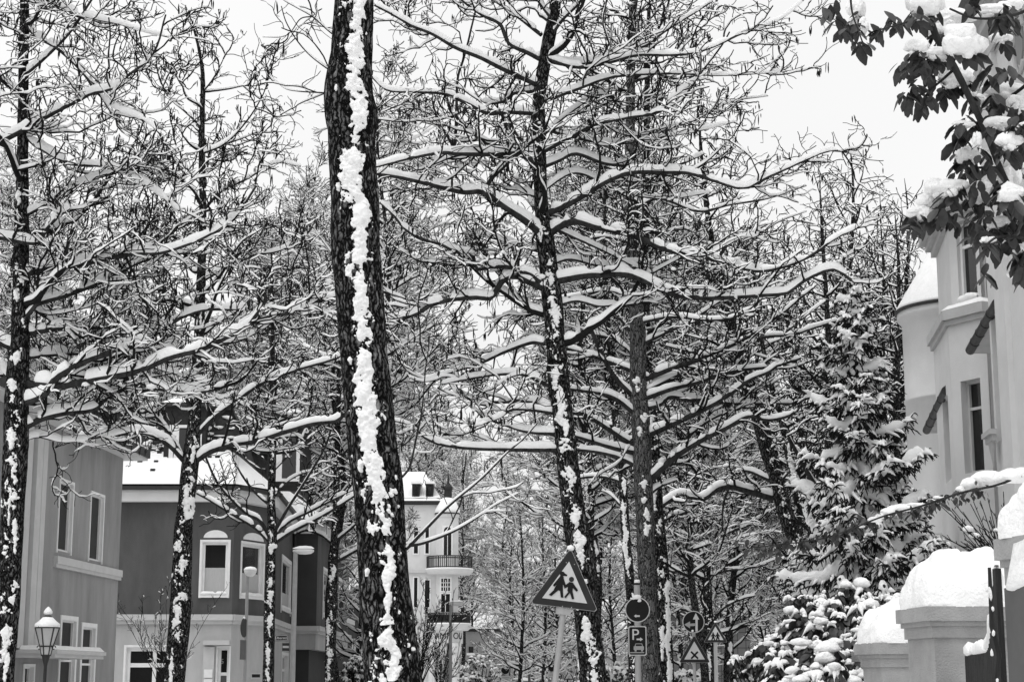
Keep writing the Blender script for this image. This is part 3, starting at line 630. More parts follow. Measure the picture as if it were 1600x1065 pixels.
# ================================================================== low grey buildings that close the view
def low_block(name, label, Y, u0, u1, vt, m_, winrow=None, depth=12, joints=None, cat='building'):
    x0 = P(u0, 1000, Y)[0]; x1 = P(u1, 1000, Y)[0]; zt = P(u0, vt, Y)[2]; t = thing(name, label, cat, ((x0+x1)/2, Y+depth/2, 0))
    m = MB(); m.box((x0, Y, 0), (x1, Y+depth, zt)); m.build('wall', m_, t)
    s = Wall((x0, Y), (x1, Y), 0, zt)
    if winrow:
        v0, v1, us = winrow
        for a, b in us:
            h = s.px(a, v0, b, v1); m = MB(); s.box(m, h[0], h[1], -.02, .04, h[2], h[3]); o = m.build('window', 'render_far', t); m = MB(); s.box(m, h[0]+.08, h[1]-.08, .04, .06, h[2]+.08, h[3]-.08); m.build('pane', 'pane', o)
            m = MB(); s.box(m, h[0]-.1, h[1]+.1, 0, .25, h[2]-.12, h[2]-.02); s.box(m, h[0]-.1, h[1]+.1, 0, .22, h[2]-.02, h[2]+.1); m.build('sill', 'snow', o)
    if joints:
        m = MB()
        for u in joints[0]: a = s.px(u, vt, u+1, 1050)[0]; s.box(m, a, a+.03, -.01, .006, 0, zt)
        for v in joints[1]: z = on_plane((u0+u1)/2, v, s.A, s.B)[1]; s.box(m, 0, s.L, -.01, .009, z, z+.03)
        m.build('joint', 'tile_joint', t)
    m = MB(); m.box((x0-.2, Y-.3, zt), (x1+.2, Y+depth, zt+.25)); r = m.build('parapet', 'slate' if joints is None else 'tile_joint', t)
    snow_slab('snow', [(x0-.2, Y-.3), (x1+.2, Y-.3), (x1+.2, Y+depth), (x0-.2, Y+depth)], [zt+.25]*4, .22, r, Y, .15, .5)
low_block('school_block', 'low grey building with a row of dark windows under a snowy ledge, closing the street', 165, 716, 1010, 986, 'render_far', (1008, 1021, [(731, 741), (757, 770), (775, 788), (842, 868), (905, 925), (950, 970)]))
low_block('tiled_annexe', 'grey panelled annexe with square joints behind the crossing sign', 78, 1040, 1172, 962, 'tile_wall', None, 10, (list(range(1048, 1170, 13)), list(range(976, 1062, 12))))
low_block('long_house', 'long grey house behind the panelled annexe and the shrubs', 110, 1130, 1420, 930, 'render_far', (975, 1010, [(1150, 1162), (1180, 1192), (1215, 1227), (1250, 1262), (1300, 1312)]))
low_block('dark_terrace', 'dark terrace of houses far behind the right hand trees', 190, 1000, 1420, 800, 'post_grey', (860, 890, [(1040, 1052), (1070, 1082), (1110, 1122), (1150, 1162), (1190, 1202), (1240, 1252)]))
# ================================================================== villa on the right
def right_villa():
    t = thing('bay_villa', 'pale villa with tall windowed bay and round stair tower, right of the spruce', 'villa', (10, 32, 0))
    H = lambda v, Y: P(1500, v, Y)[2]
    # round stair tower
    cy = 36.5; cx = P(1512, 700, cy)[0]; R = 92*PXM(700, cy); prof = [(R, 0), (R, H(842, cy)), (R*1.03, H(840, cy)), (R*1.03, H(836, cy)), (R, H(834, cy)), (R, H(630, cy)), (R*1.02, H(628, cy)), (R*1.02, H(625, cy)), (R, H(622, cy)), (R, H(505, cy)), (R*1.08, H(498, cy)), (R*1.08, H(488, cy))]
    m = MB(); m.lathe(prof, (cx, cy), 48); m.build('stair_tower', 'plaster_villa', t, smooth=True)
    m = MB(); m.lathe([(R*1.085, H(488, cy)), (R*1.10, H(487, cy)), (R*1.10, H(484, cy)), (.05, H(340, cy))], (cx, cy), 32); ro = m.build('tower_roof', 'slate', t)
    m = MB(); m.lathe([(R*1.105, H(485.5, cy)), (R*1.09, H(480, cy)), (.08, H(332, cy))], (cx, cy), 32); m.build('snow', 'snow', ro, smooth=True)
    m = MB(); m.lathe([(R*1.08, H(489, cy)), (R*1.115, H(488.5, cy)), (R*1.12, H(485, cy)), (R*1.09, H(484.5, cy))], (cx, cy), 40); m.build('gutter', 'gutter', ro)
    # the bay: street facet a, camera facet b, upper storey set back a little
    A = xy(1466, 700, 33.2); B = xy(1491, 700, 30.8); C = xy(1550, 700, 30.0); D = C+(1.2, .3)
    zc = H(500, 30.8); ztop = H(322, 30.5)
    wa = Wall(A, B, 0, zc); wb = Wall(B, C, 0, zc)
    hb = wb.px(1504, 592, 1535, 738); ha = wa.px(1475, 612, 1484, 760); wb.holes = [hb]; ha = (ha[0], ha[1], hb[2], hb[3]-.1); wa.holes = [ha]
    m = MB(); wa.face(m, .25); wb.face(m, .25); m.build('bay_wall', 'plaster_villa', t)
    wb.window(t, hb, deep=.2, fw=.05, rails=(.70,), frame='trim_light', sill=False); wa.window(t, ha, deep=.2, fw=.06, rails=(.7,), frame='trim_light', sill=False)
    m = MB(); m.vprism([tuple(A+(.3, 0)), tuple(B+(.35, .3)), tuple(C+(.1, .35)), tuple(D), tuple(A+(3, 1))], 0, zc); m.build('bay_core', 'plaster_villa', t)
    m = MB()
    for s in (wa, wb):
        s.box(m, -.05, s.L+.06, -.05, .12, zc-.02, zc+.16); s.box(m, -.03, s.L+.03, -.05, .06, zc-.12, zc-.02)
    co = m.build('cornice', 'trim_villa', t)
    snow_slab('snow', [wb.w(-.05, .12, 0)[:2], wb.w(wb.L, .12, 0)[:2], wb.w(wb.L, -.5, 0)[:2], wb.w(-.05, -.5, 0)[:2]], [zc+.16]*4, .1, co, 2, .08, .08)
    ua = Wall(A+(.14, 0), B+(.12, .14), zc, ztop); ub = Wall(B+(.12, .14), C+(0, .16), zc, ztop); hu = ub.px(1496, 344, 1525, 472); ub.holes = [hu]
    m = MB(); ua.face(m, .2); ub.face(m, .2); m.build('upper_wall', 'plaster_villa', t)
    ub.window(t, hu, deep=.12, fw=.06, rails=(.70,), frame='white_paint', sill=True)
    m = MB(); m.vprism([tuple(A+(.5, 0)), tuple(B+(.5, .45)), tuple(C+(.2, .5)), tuple(D), tuple(A+(3, 1))], zc, ztop); m.build('upper_core', 'plaster_villa', t)
    m = MB()
    for k, (d0, z0) in enumerate(((.10, -.30), (.20, -.18), (.32, -.06))):
        for s in (ua, ub): s.box(m, -d0*.4, s.L+d0*.4, -.05, d0, ztop+z0, ztop+z0+.125)
    m.build('cornice', 'trim_villa', t)
    m = MB(); m.vprism([tuple(A+(-.2, 0)), tuple(B+(-.2, -.3)), tuple(C+(.1, -.3)), tuple(D), tuple(A+(3, 1))], ztop+.08, ztop+.2); r = m.build('roof', 'slate', t)
    # eaves seen from below: gutters running towards the street corner
    def eave(p, q, back, nm='eave'):
        p = np.array(p); q = np.array(q); m = MB(); m.tube([tuple(p), tuple((p+q)/2), tuple(q)], .085, 12); o = m.build(nm, 'gutter', t)
        for k in range(1, 5): 
            c_ = p+(q-p)*k/5; d_ = (q-p)/np.linalg.norm(q-p)*.03; mm = MB(); mm.tube([tuple(c_-d_*.6), tuple(c_), tuple(c_+d_*.6)], .094, 12); mm.build('gutter_bracket', 'iron', o)
        m = MB(); b = np.array((back, 0, 0)); a_ = [p+(.05, 0, -.06), q+(.05, 0, -.06), q+b+(0, 0, -.06), p+b+(0, 0, -.06)]; m.add([tuple(x) for x in a_]+[tuple(x+(0, 0, .05)) for x in a_], [(0, 3, 2, 1), (4, 5, 6, 7), (0, 1, 5, 4), (1, 2, 6, 5), (2, 3, 7, 6), (3, 0, 4, 7)]); m.build('soffit', 'trim_villa', o)
        m = MB(); a_ = [p+(-.02, 0, .09), q+(-.02, 0, .09), q+b+(0, 0, .5), p+b+(0, 0, .5)]; m.add([tuple(x) for x in a_]+[tuple(x+(0, 0, -.04)) for x in a_], [(0, 1, 2, 3), (7, 6, 5, 4), (0, 4, 5, 1), (1, 5, 6, 2), (2, 6, 7, 3), (3, 7, 4, 0)]); m.build('eave_roof', 'slate', o)
    eave(P(1516, 547, 29.6), P(1558, 474, 26.8), .7); eave(P(1448, 672, 35.2), P(1478, 610, 31.6), 1.0)
    # near wing
    E = xy(1556, 700, 27.6); F = xy(1610, 700, 25.0); G = F+(F-E)*1.2; zt = H(35, 26.5)
    wn = Wall(E, G, 0, zt); we = Wall(E+(2.5, .4), E, 0, zt)
    h1 = wn.px(1553.5, 505, 1566, 690); h1 = (.14, h1[1], h1[2], h1[3]+.2); wn.holes = [h1]
    m = MB(); wn.face(m, .25); we.face(m); m.vprism([tuple(E+(.3, .02)), tuple(G+(.3, 0)), tuple(G+(6, 0)), tuple(E+(6, 1)), tuple(E+(2.5, .4))], 0, zt); m.build('wing_wall', 'plaster_villa', t)
    Wall.window(wn, t, h1, deep=.2, fw=.05, frame='trim_light', sill=False)
    m = MB(); wn.box(m, wn.px(1567, 500, 1568, 600)[0], wn.px(1583, 500, 1584, 600)[0], 0, .09, 0, zt-.7); m.build('pilaster', 'plaster_villa', t)
    a_, b_, z0_, z1_ = wn.px(1555, 672, 1572, 690); m = MB(); wn.box(m, a_, b_-.2, .1, .22, z1_-.08, z1_); wn.box(m, a_+.04, b_-.24, .1, .17, z0_, z1_-.08)
    br = m.build('bracket', 'trim_villa', t); m = MB(); c_ = (a_+b_)/2-.1; m.add([wn.w(c_-.12, .1, z0_), wn.w(c_+.12, .1, z0_), wn.w(c_+.12, .16, z0_), wn.w(c_-.12, .16, z0_), wn.w(c_, .11, z0_-.45)], [(0, 1, 2, 3), (0, 4, 1), (1, 4, 2), (2, 4, 3), (3, 4, 0)]); m.build('console', 'trim_villa', br)
    m = MB()
    for d0, z0, z1 in ((.10, -.75, -.62), (.06, -.62, -.5), (.14, -.28, -.12), (.26, -.12, 0)):
        wn.box(m, -d0, wn.L, -.05, d0, zt+z0, zt+z1); we.box(m, 0, we.L, -.05, d0-.003, zt+z0, zt+z1)
    m.build('cornice', 'trim_villa', t)
    m = MB(); wn.box(m, -.4, wn.L, -2, .42, zt, zt+.3); r = m.build('roof', 'slate', t)
    snow_slab('snow', [wn.w(-.4, .42, 0)[:2], wn.w(wn.L, .42, 0)[:2], wn.w(wn.L, -2, 0)[:2], wn.w(-.4, -2, 0)[:2]], [zt+.3]*4, .25, r, 5, .15, .2)
    # oval ornament with a scroll round it
    ca, _, zb, zc2 = wn.px(1588, 45, 1603, 84); m = MB(); n = 20; cz = (zb+zc2)/2
    pts = [(ca+.28+.26*math.cos(q), cz+.34*math.sin(q)) for q in np.linspace(0, 2*math.pi, n, endpoint=False)]
    m.add([wn.w(a, .03, z) for a, z in pts]+[wn.w(a, -.02, z) for a, z in pts], [tuple(range(n))]+[(i, i+n, (i+1) % n+n, (i+1) % n) for i in range(n)]); o = m.build('oval_panel', 'tile_wall', t)
    m = MB(); m.tube([wn.w(ca+.28+.36*math.cos(q), .03, cz+.46*math.sin(q)) for q in np.linspace(.3, 5.4, 26)], .035, 6); m.build('scroll', 'trim_villa', o)
right_villa()
# ================================================================== garden wall: pillars, gate and post
def pillar(name, label, uc, Y, zt, wcap, yaw, heap, seed):
    c = P(uc, 1000, Y); t = thing(name, label, 'gate pillar', (c[0], c[1], 0), group='rendered gate pillars with snow caps', rot=(0, 0, yaw))
    h = wcap/2
    def sq(m, a, z0, z1): m.box((-a, -a, z0), (a, a, z1))
    m = MB(); sq(m, h*.83, 0, zt-.215); m.build('shaft', 'stone_cap', t, local=True)
    m = MB(); sq(m, h*.88, zt-.215, zt-.135); sq(m, h*.93, zt-.135, zt-.10); sq(m, h, zt-.10, zt); m.build('cap', 'stone_cap', t, local=True)
    # the heap of snow: a rounded cushion, square below
    nr, na = 40, 96; ph = np.linspace(0, math.pi/2, nr)[:, None]; th = np.linspace(0, 2*math.pi, na, endpoint=False)[None]
    pw = 3.2+5*np.cos(ph)**3; rad = 1/(np.abs(np.cos(th))**pw+np.abs(np.sin(th))**pw)**(1/pw)      # square at the rim, round on top
    prof_r = np.cos(ph)**.72; prof_z = np.sin(ph)**.92
    X = rad*prof_r*np.cos(th); Y_ = rad*prof_r*np.sin(th)
    nz = fbm(np.stack([X*1.5+seed, Y_*1.5, prof_z*1.5+0*X], -1), 3)-.5; n2 = fbm(np.stack([X*5+seed, Y_*5, prof_z*5+0*X], -1), 3)-.5
    Z = zt-.004+heap*prof_z*(1+.75*nz)+n2*.06*prof_z; gr = 1.0+.10*nz+.08*n2
    V = np.stack([X*h*gr, Y_*h*gr, Z], -1).reshape(-1, 3); i = np.arange(nr-1)[:, None]*na+np.arange(na)[None]; j = np.arange(nr-1)[:, None]*na+(np.arange(na)[None]+1) % na; F = np.stack([i, j, j+na, i+na], -1).reshape(-1, 4)
    mk('snow', V+np.array(t.location), [F], 'snow', t)
pillar('gate_pillar', 'large pale gate pillar with the tallest rounded snow cap, right of the snowy shrub', 1506, 12.6, 2.09, .76, math.radians(4), .40, 1)
pillar('gate_pillar', 'middle gate pillar, half hidden behind the large one, its snow cap sloping left', 1414, 16.2, 1.91, .76, math.radians(4), .36, 2)
pillar('gate_pillar', 'farthest gate pillar, only its left edge showing past the middle pillar', 1398, 17.9, 1.86, .72, math.radians(4), .26, 3)
pillar('gate_pillar', 'nearest gate pillar cut off by the right edge, under a deep snow heap', 1686, 8.0, 2.24, .52, math.radians(14), .32, 4)
def gate():
    t = thing('picket_gate', 'dark picket gate with swept up snowy top edge, right of large gate pillar', 'gate', (3.0, 11, 0))
    nb = MB(); top = []; n = 34
    for i in range(n):
        q = i/(n-1); u = 1514+q*52; Y = 12.1-2.6*q; base = P(u, 1052, Y)
        vt = 1024-8*q-128*np.clip((q-.62)/.38, 0, 1)**2.2
        z1 = P(u, vt, Y)[2]; nb.box((base[0]-.016, base[1]-.03, 0.12), (base[0]+.016, base[1]+.03, z1)); top.append((base[0], base[1], z1))
    nb.build('pickets', 'wood_dark', t)
    m = MB()
    for z in (.5, 1.45): m.bar((top[0][0]+.03, top[0][1], z), (top[-1][0]+.03, top[-1][1], z), .04, .09)
    m.build('rail', 'wood_dark', t)
    p = np.array(top)[None]; V, F = snow_tubes(np.repeat(p, 1, 0), np.full((1, n), .02), .02, 7, np.random.RandomState(3), wide=1.5, lump=.5); b = NB(); b.add(V, F); b.build('snow', 'snow', t)
    m = MB(); e = P(1563, 1000, 9.4); zt = P(1561, 886, 9.4)[2]; rs = np.random.RandomState(8)
    pts = np.array([(e[0]+rs.normal(0, .009)-.035*k/14, e[1], zt*k/14) for k in range(15)])
    m.tube(pts, .018*(1+.25*rs.randn(15).clip(-1, 1))*np.linspace(1.15, .6, 15), 9); m.build('gate_post', 'wood_dark', t)
    b = NB(); rs = np.random.RandomState(4)
    for k in range(8):
        z = rs.uniform(1.2, zt-.1); V, F = blob((e[0]-.05*z/2+rs.uniform(-.012, .012), e[1]-.022, z), (.008, .012, rs.uniform(.01, .04)), k, .6, sub=1); b.add(V, F)
    b.build('snow_patch', 'snow', t)
    # snowy hedge foot seen under the gate
gate()
def intercom():
    c = P(1612, 1000, 6.6); t = thing('intercom_post', 'dark grey post with pale paper notice and snow heap, lower right corner', 'post', (c[0], c[1], 0), rot=(0, 0, math.radians(10)))
    zt = P(1592, 916, 6.6)[2]; m = MB(); m.box((-.042, -.05, 0), (.12, .12, zt)); m.build('post_body', 'post_grey', t, local=True)
    z = P(1588, 1040, 6.6)[2]; m = MB(); m.box((-.026, -.056, z-.11), (.022, -.051, z+.06)); pp = m.build('notice', 'paper', t, local=True)
    m = MB()
    for k in range(4): m.box((-.018, -.0575, z+.03-.022*k), (.014-.006*(k % 2), -.0565, z+.034-.022*k))
    m.build('faint_print', 'sign_grey', pp, local=True) if False else m.build('faint_print', 'sign_grey', t, local=True)
    V, F = blob((0, 0, 0), (.085, .11, .19), 5, .45, .12, 3); b = NB(); b.add(V+np.array((.04, .03, zt))+np.array(t.location), F); b.build('snow', 'snow', t)
intercom()
# ================================================================== lantern in front of the grey house
def lantern():
    Y = 30; c = P(73, 1000, Y); k = PXM(990, Y); t = thing('garden_lantern', 'old black six sided lantern with pointed snow cap before the grey house', 'lantern', (c[0], c[1], 0))
    Z = lambda v: P(73, v, Y)[2]
    m = MB(); m.lathe([(.16, 0), (.16, .15), (.07, .3), (2.6*k, .5), (2.6*k, Z(1040)), (3.4*k, Z(1036)), (6*k, Z(1026)), (6.4*k, Z(1023))], (0, 0), 14)
    m.build('post', 'iron', t, local=True)
    r0, r1, r2 = 7*k, 10*k, 18.5*k; z0, z1, z2 = Z(1023), Z(1009), Z(980)
    hexa = lambda r, z: [(r*math.cos(a), r*math.sin(a), z) for a in np.linspace(0.3, 0.3+2*math.pi, 6, endpoint=False)]
    m = MB(); h0, h1, h2 = hexa(r0, z0), hexa(r1, z1), hexa(r2, z2)
    for i in range(6):
        m.bar(h0[i], h1[i], .016, .016); m.bar(h1[i], h2[i], .018, .018)
        for h in (h0, h1, h2): m.bar(h[i], h[(i+1) % 6], .022, .022)
    for sx in (-1, 1): m.tube([(sx*(r1+.02+.03*math.cos(a)), 0, z1-.02+.03*math.sin(a)) for a in np.linspace(0, 5, 9)], .009, 5)
    m.build('cage', 'iron', t, local=True)
    m = MB(); n = 6; s = .985; a = [tuple(np.array(p)*(s, s, 1)) for p in h0+h1+h2]; m.add(a, [(i, (i+1) % 6, 6+(i+1) % 6, 6+i) for i in range(6)]+[(6+i, 6+(i+1) % 6, 12+(i+1) % 6, 12+i) for i in range(6)]); m.build('glass_panels', 'lantern_glass', t, local=True)
    m = MB(); m.lathe([(r2*1.04, z2-.005), (r2*1.02, z2+.03), (6*k, Z(962)), (3*k, Z(960)), (5*k, Z(958)), (4*k, Z(955))], (0, 0), 18); hd = m.build('hood', 'iron', t, local=True)
    m = MB(); m.lathe([(r2*1.06, z2+.01), (r2*1.05, Z(974)), (14*k, Z(970)), (8*k, Z(964)), (3.4*k, Z(960.5)), (3.2*k, Z(959.5)), (6.6*k, Z(958)), (6.8*k, Z(955)), (4.5*k, Z(951)), (.6*k, Z(947))], (0, 0), 20)
    V = np.array(m.v); V[:, :2] *= (1+.10*(fbm(V*6, 2)-.5))[:, None]; m.v = [tuple(x) for x in V]; m.build('snow', 'snow', hd, smooth=True, local=True)
lantern()
# ================================================================== street lamps
def street_lamp(label, u, Y, v_top, arm_px, head_h, wpx, pm='lamp_grey', side=1, hm='diffuser'):
    c = P(u, 1000, Y); k = PXM(950, Y); t = thing('street_lamp', label, 'street lamp', (c[0], c[1], 0), group='street lamps along the road'); zt = P(u, v_top, Y)[2]
    r = wpx/2*k; m = MB(); m.lathe([(r*1.5, 0), (r*1.5, .9), (r*1.1, 1.0), (r, zt)], (0, 0), 12); m.build('pole', pm, t, local=True)
    L_ = arm_px*k; m = MB(); hh = head_h*k
    prof = [(-.15*L_, .25), (0.0, .55), (.2*L_, .9), (.55*L_, 1.0), (.85*L_, .8), (L_, .25)]
    vs = []; fs = []; n = 12
    for x, s in prof:
        for i in range(n): a = 2*math.pi*i/n; vs.append((side*x, hh*.75*s*math.cos(a), zt-.02+hh*.5*s*math.sin(a)))
    for j in range(len(prof)-1):
        for i in range(n): fs.append((j*n+i, j*n+(i+1) % n, (j+1)*n+(i+1) % n, (j+1)*n+i))
    fs += [tuple(range(n)), tuple(range(len(prof)*n-1, len(prof)*n-n-1, -1))]; m.add(vs, fs); hd = m.build('lamp_head', hm, t, smooth=True, local=True)
    m = MB(); m.bar((-.1*side*L_, 0, zt-.03), (.45*side*L_, 0, zt+.01), hh*.3, hh*.35); m.build('arm', pm, hd, local=True)
    sn = [(x, s) for x, s in prof]; m = MB(); vs = []; fs = []
    for x, s in prof:
        for i in range(n+1): a = math.pi*i/n; vs.append((side*x, hh*.7*s*math.cos(a), zt-.02+hh*.30+hh*.45*s*math.sin(a)))
    w_ = n+1
    for j in range(len(prof)-1):
        for i in range(n): fs.append((j*w_+i, j*w_+i+1, (j+1)*w_+i+1, (j+1)*w_+i))
    m.add(vs, fs); m.build('snow', 'snow', hd, smooth=True, local=True)
    return t
street_lamp('tall pale street lamp with wide leaf shaped head before the bay', 458.5, 46, 859, 29, 11, 7.5, 'lamp_grey')
lb = street_lamp('street lamp with bowl head before the dark house windows', 384, 50, 899, 0.1, 6, 5, 'lamp_grey')
def bowl_head():
    for ch in list(lb.children):
        if ch.name.startswith('lamp_head'):
            for q in list(ch.children): bpy.data.objects.remove(q)
            bpy.data.objects.remove(ch)
    Y = 50; k = PXM(900, Y); z = P(384, 899, Y)[2]; m = MB(); m.lathe([(4*k, z-.02), (7.5*k, z+.03), (10*k, P(384, 893, Y)[2]), (10*k, P(384, 891, Y)[2])], (4*k, 0), 16); h = m.build('lamp_head', 'diffuser', lb, smooth=True, local=True)
    m = MB(); z2 = P(384, 891, Y)[2]; m.lathe([(10.3*k, z2), (10.2*k, z2+.05), (7*k, z2+.10), (1*k, z2+.12)], (4*k, 0), 16); m.build('snow', 'snow', h, smooth=True, local=True)
bowl_head()
street_lamp('street lamp with a flat head before the white turret villa', 704, 72, 942, 20, 8, 4.6, 'lamp_grey')
street_lamp('distant street lamp left of the triangular children sign', 827, 95, 973, 17, 6, 4, 'lamp_dark')
street_lamp('faint far street lamp beside the distant parking sign', 799, 120, 987, -14, 5, 2.6, 'lamp_grey', 1)
# ================================================================== road signs
def sign_root(label, u, v_ref, Y, group=None, roll=0.0, name='road_sign', cat='road sign'):
    """root at the ground under the pole; everything inside is built upright in metres, then the root leans"""
    top = P(u, v_ref, Y); z = top[2]
    t = thing(name, label, cat, (top[0]-math.tan(-roll)*z*-1 if False else top[0]+math.sin(roll)*z*-1*-1*0, top[1], 0), group)
    return t, z
def plate_poly(m, poly, y, th=.02): m.prism(poly, y-th, y)
def arc(cx, cz, r, a0, a1, n): return [(cx+r*math.cos(a), cz+r*math.sin(a)) for a in np.linspace(a0, a1, n)]
def tri_poly(w_, rc):
    """point-up triangle of overall side w_, corners rounded by rc, centroid at the origin"""
    h = w_*math.sqrt(3)/2; C = [(-w_/2, -h/3), (w_/2, -h/3), (0, 2*h/3)]; q = []
    for (x, z) in C:
        l = math.hypot(x, z); k = (l-2*rc)/l; q.append((x*k, z*k))
    return (arc(*q[0], rc, math.radians(150), math.radians(270), 6)+arc(*q[1], rc, math.radians(-90), math.radians(30), 6)+arc(*q[2], rc, math.radians(30), math.radians(150), 6))
def rot2(p, a): c, s = math.cos(a), math.sin(a); return [(x*c-z*s, x*s+z*c) for x, z in p]
def shift(p, dx, dz): return [(x+dx, z+dz) for x, z in p]
def place_sign(label, u_pole, v_pole, Y, lean, group=None):
    """root on the ground; the pole leans by `lean` so that it passes the photographed point"""
    p = P(u_pole, v_pole, Y); base = (p[0]+math.tan(lean)*p[2], p[1], 0)
    return thing('road_sign', label, 'road sign', base, group, rot=(0, -lean, 0)), p, np.array(base)
def local_of(base, lean, u, v, Y):
    q = P(u, v, Y)-base; c, s = math.cos(-lean), math.sin(-lean)
    # inverse of a turn about y by -lean
    x = q[0]*c-q[2]*s; z = q[0]*s+q[2]*c
    return x, z
def snow_bits(name, spots, parent):
    b = NB()
    for i, (x, y, z, r) in enumerate(spots): V, F = blob((x, y, z), r, i+3, .4, .6, 2); b.add(V+np.array(parent.location) if parent.type == 'EMPTY' else V, F)
    return b
def to_world(root): return np.array(root.location)
def children_sign(label, u, v_cent, Y, wpx, lean, vtop_pole, pole_px, pic=1, group=None, snowcap=True):
    k = PXM(v_cent, Y); t, p, base = place_sign(label, u, v_cent, Y, lean, group)
    cx, cz = local_of(base, lean, u, v_cent, Y); w_ = wpx*k
    pr = pole_px/2*k; _, zt = local_of(base, lean, u, vtop_pole, Y)
    m = MB(); m.tube([(cx+.0, 0.05, 0), (cx, 0.05, zt)], pr, 12); m.build('pole', 'galvanised', t, local=True)
    T = tri_poly(w_, w_*.035); m = MB(); plate_poly(m, shift(T, cx, cz), 0, .012); pl = m.build('plate', 'sign_grey', t, local=True)
    m = MB(); plate_poly(m, shift([(x*.975, z*.975) for x, z in T], cx, cz), -.0125, .003); m.build('border', 'sign_border', pl, local=True)
    m = MB(); plate_poly(m, shift(tri_poly(w_*.655, .002), cx, cz), -.016, .003); m.build('field', 'sign_white', pl, local=True)
    m = MB(); s = w_/108.0*.98; fy = -.0195; th = .003
    if pic == 1:
        def Q(pts): return shift([(x, z) for x, z in rot2([((a/4.21+780-884.5)*s*1.0, -((b/4.21+840-917.5))*s) for a, b in pts], math.radians(-6.9))], cx, cz)
        def circ(a, b, r): return Q([(a+r*math.cos(q), b+r*math.sin(q)) for q in np.linspace(0, 2*math.pi, 14, endpoint=False)][::-1])
        shapes = [circ(394, 244, 17), Q([(400, 234), (428, 241), (427, 252), (402, 254)]), Q([(383, 258), (408, 260), (416, 320), (426, 356), (362, 358), (376, 310)]), Q([(384, 260), (350, 330), (360, 340), (390, 300)]), Q([(404, 262), (408, 300), (432, 336), (442, 322)]), Q([(368, 354), (338, 400), (357, 404), (392, 358)]), Q([(405, 356), (420, 398), (438, 396), (424, 352)]),
                  Q([(450, 284), (480, 284), (488, 345), (452, 345)]), Q([(452, 286), (424, 320), (433, 332), (460, 312)]), Q([(478, 286), (474, 312), (515, 336), (522, 324)]), Q([(452, 342), (460, 352), (441, 390), (454, 394), (476, 345)]), Q([(466, 344), (496, 392), (510, 386), (488, 342)])]
        for i, q in enumerate(shapes): plate_poly(m, q, fy-.0006*i, th)
        m.build('children_figures', 'ink', pl, local=True)
        m = MB(); plate_poly(m, circ(462, 264, 17), fy-.001, th); m.build('faded_head', 'sign_border', pl, local=True)
        # scuffed, faded paint round the second child's head
        m = MB(); rs = np.random.RandomState(2)
        for i in range(0): pass
    elif pic == 2:
        for j, ox in enumerate((-.105*w_, .085*w_)):
            z0 = -.20*w_
            for i, q in enumerate(([(ox+.035*w_*math.cos(a), .10*w_+.035*w_*math.sin(a)) for a in np.linspace(0, 2*math.pi, 10, endpoint=False)], [(ox-.05*w_, -.08*w_), (ox+.05*w_, -.08*w_), (ox+.03*w_, .07*w_), (ox-.03*w_, .07*w_)], [(ox-.09*w_, z0), (ox-.04*w_, z0), (ox+.03*w_, -.07*w_), (ox-.04*w_, -.07*w_)], [(ox+.04*w_, z0), (ox+.085*w_, z0), (ox+.05*w_, -.07*w_), (ox-.02*w_, -.07*w_)], [(ox-.11*w_, -.04*w_), (ox-.08*w_, -.06*w_), (ox, .06*w_), (ox-.03*w_, .07*w_)], [(ox+.11*w_, -.04*w_), (ox+.03*w_, .07*w_), (ox, .06*w_), (ox+.08*w_, -.06*w_)])):
                plate_poly(m, shift(q, cx, cz), fy-.0006*(i+6*j), th)
        m.build('children_figures', 'ink', pl, local=True)
    elif pic == 3:
        for i, a in enumerate((45, -45)): plate_poly(m, shift(rot2([(-.155*w_, -.028*w_), (.155*w_, -.028*w_), (.155*w_, .028*w_), (-.155*w_, .028*w_)], math.radians(a)), cx, cz-.055*w_), fy-.0008*i, th)
        m.build('cross_mark', 'ink', pl, local=True)
    elif pic == 4:
        for i, (ox, sg) in enumerate(((-.07*w_, -1), (.08*w_, 1))):
            plate_poly(m, shift([(ox-.02*w_, -.16*w_), (ox+.02*w_, -.16*w_), (ox+.02*w_, .04*w_), (ox-.02*w_, .04*w_)], cx, cz-.02*w_), fy, th)
            zt_ = .04*w_ if sg > 0 else -.16*w_; plate_poly(m, shift([(ox-.055*w_, zt_), (ox+.055*w_, zt_), (ox, zt_+sg*.08*w_)][::sg], cx, cz-.02*w_), fy-.0008, th)
        m.build('arrow_pair', 'ink', pl, local=True)
    if pic == 1:
        m = MB(); hb = w_*math.sqrt(3)/6; m.box((cx-.10, -.006+.0065, cz-hb-.09), (cx+.10, .03, cz-hb-.004)); m.build('bracket', 'galvanised', t, local=True)
        b = MB()
        for q in ((-.035, .62), (.075, .60), (-.02, -.94), (.1, -.94)): b.add(*[(v_) for v_ in ([(cx+q[0]+.007*math.cos(a), -.017, cz+q[1]*hb*2/ (2 if q[1] < 0 else 1)*1.0+.007*math.sin(a)) for a in np.linspace(0, 2*math.pi, 8, endpoint=False)], [tuple(range(8))])])
        b.build('rivet', 'galvanised', pl, local=True)
    if snowcap:
        nb = NB(); tz = cz+w_*math.sqrt(3)/3; V, F = blob((cx, -.005, tz-.01), (.045*w_/.9+.01, .035, .05*w_/.9), 4, .3, .5, 2); nb.add(V+to_world(t), F)
        nb.build('snow', 'snow', pl)
    return t
children_sign('large tilted triangular children sign on a leaning pole', 884.5, 917.5, 23, 108, math.radians(-6.9), 950, 9.5)
s4 = children_sign('small triangular children sign upright behind the crossing sign', 1118, 992, 47, 37, 0, 1000, 6, pic=2)
children_sign('tiny triangular two way traffic sign half behind the snowy shrub tips', 1149, 1053, 76, 23, 0, 1057, 2.5, pic=4, snowcap=False)
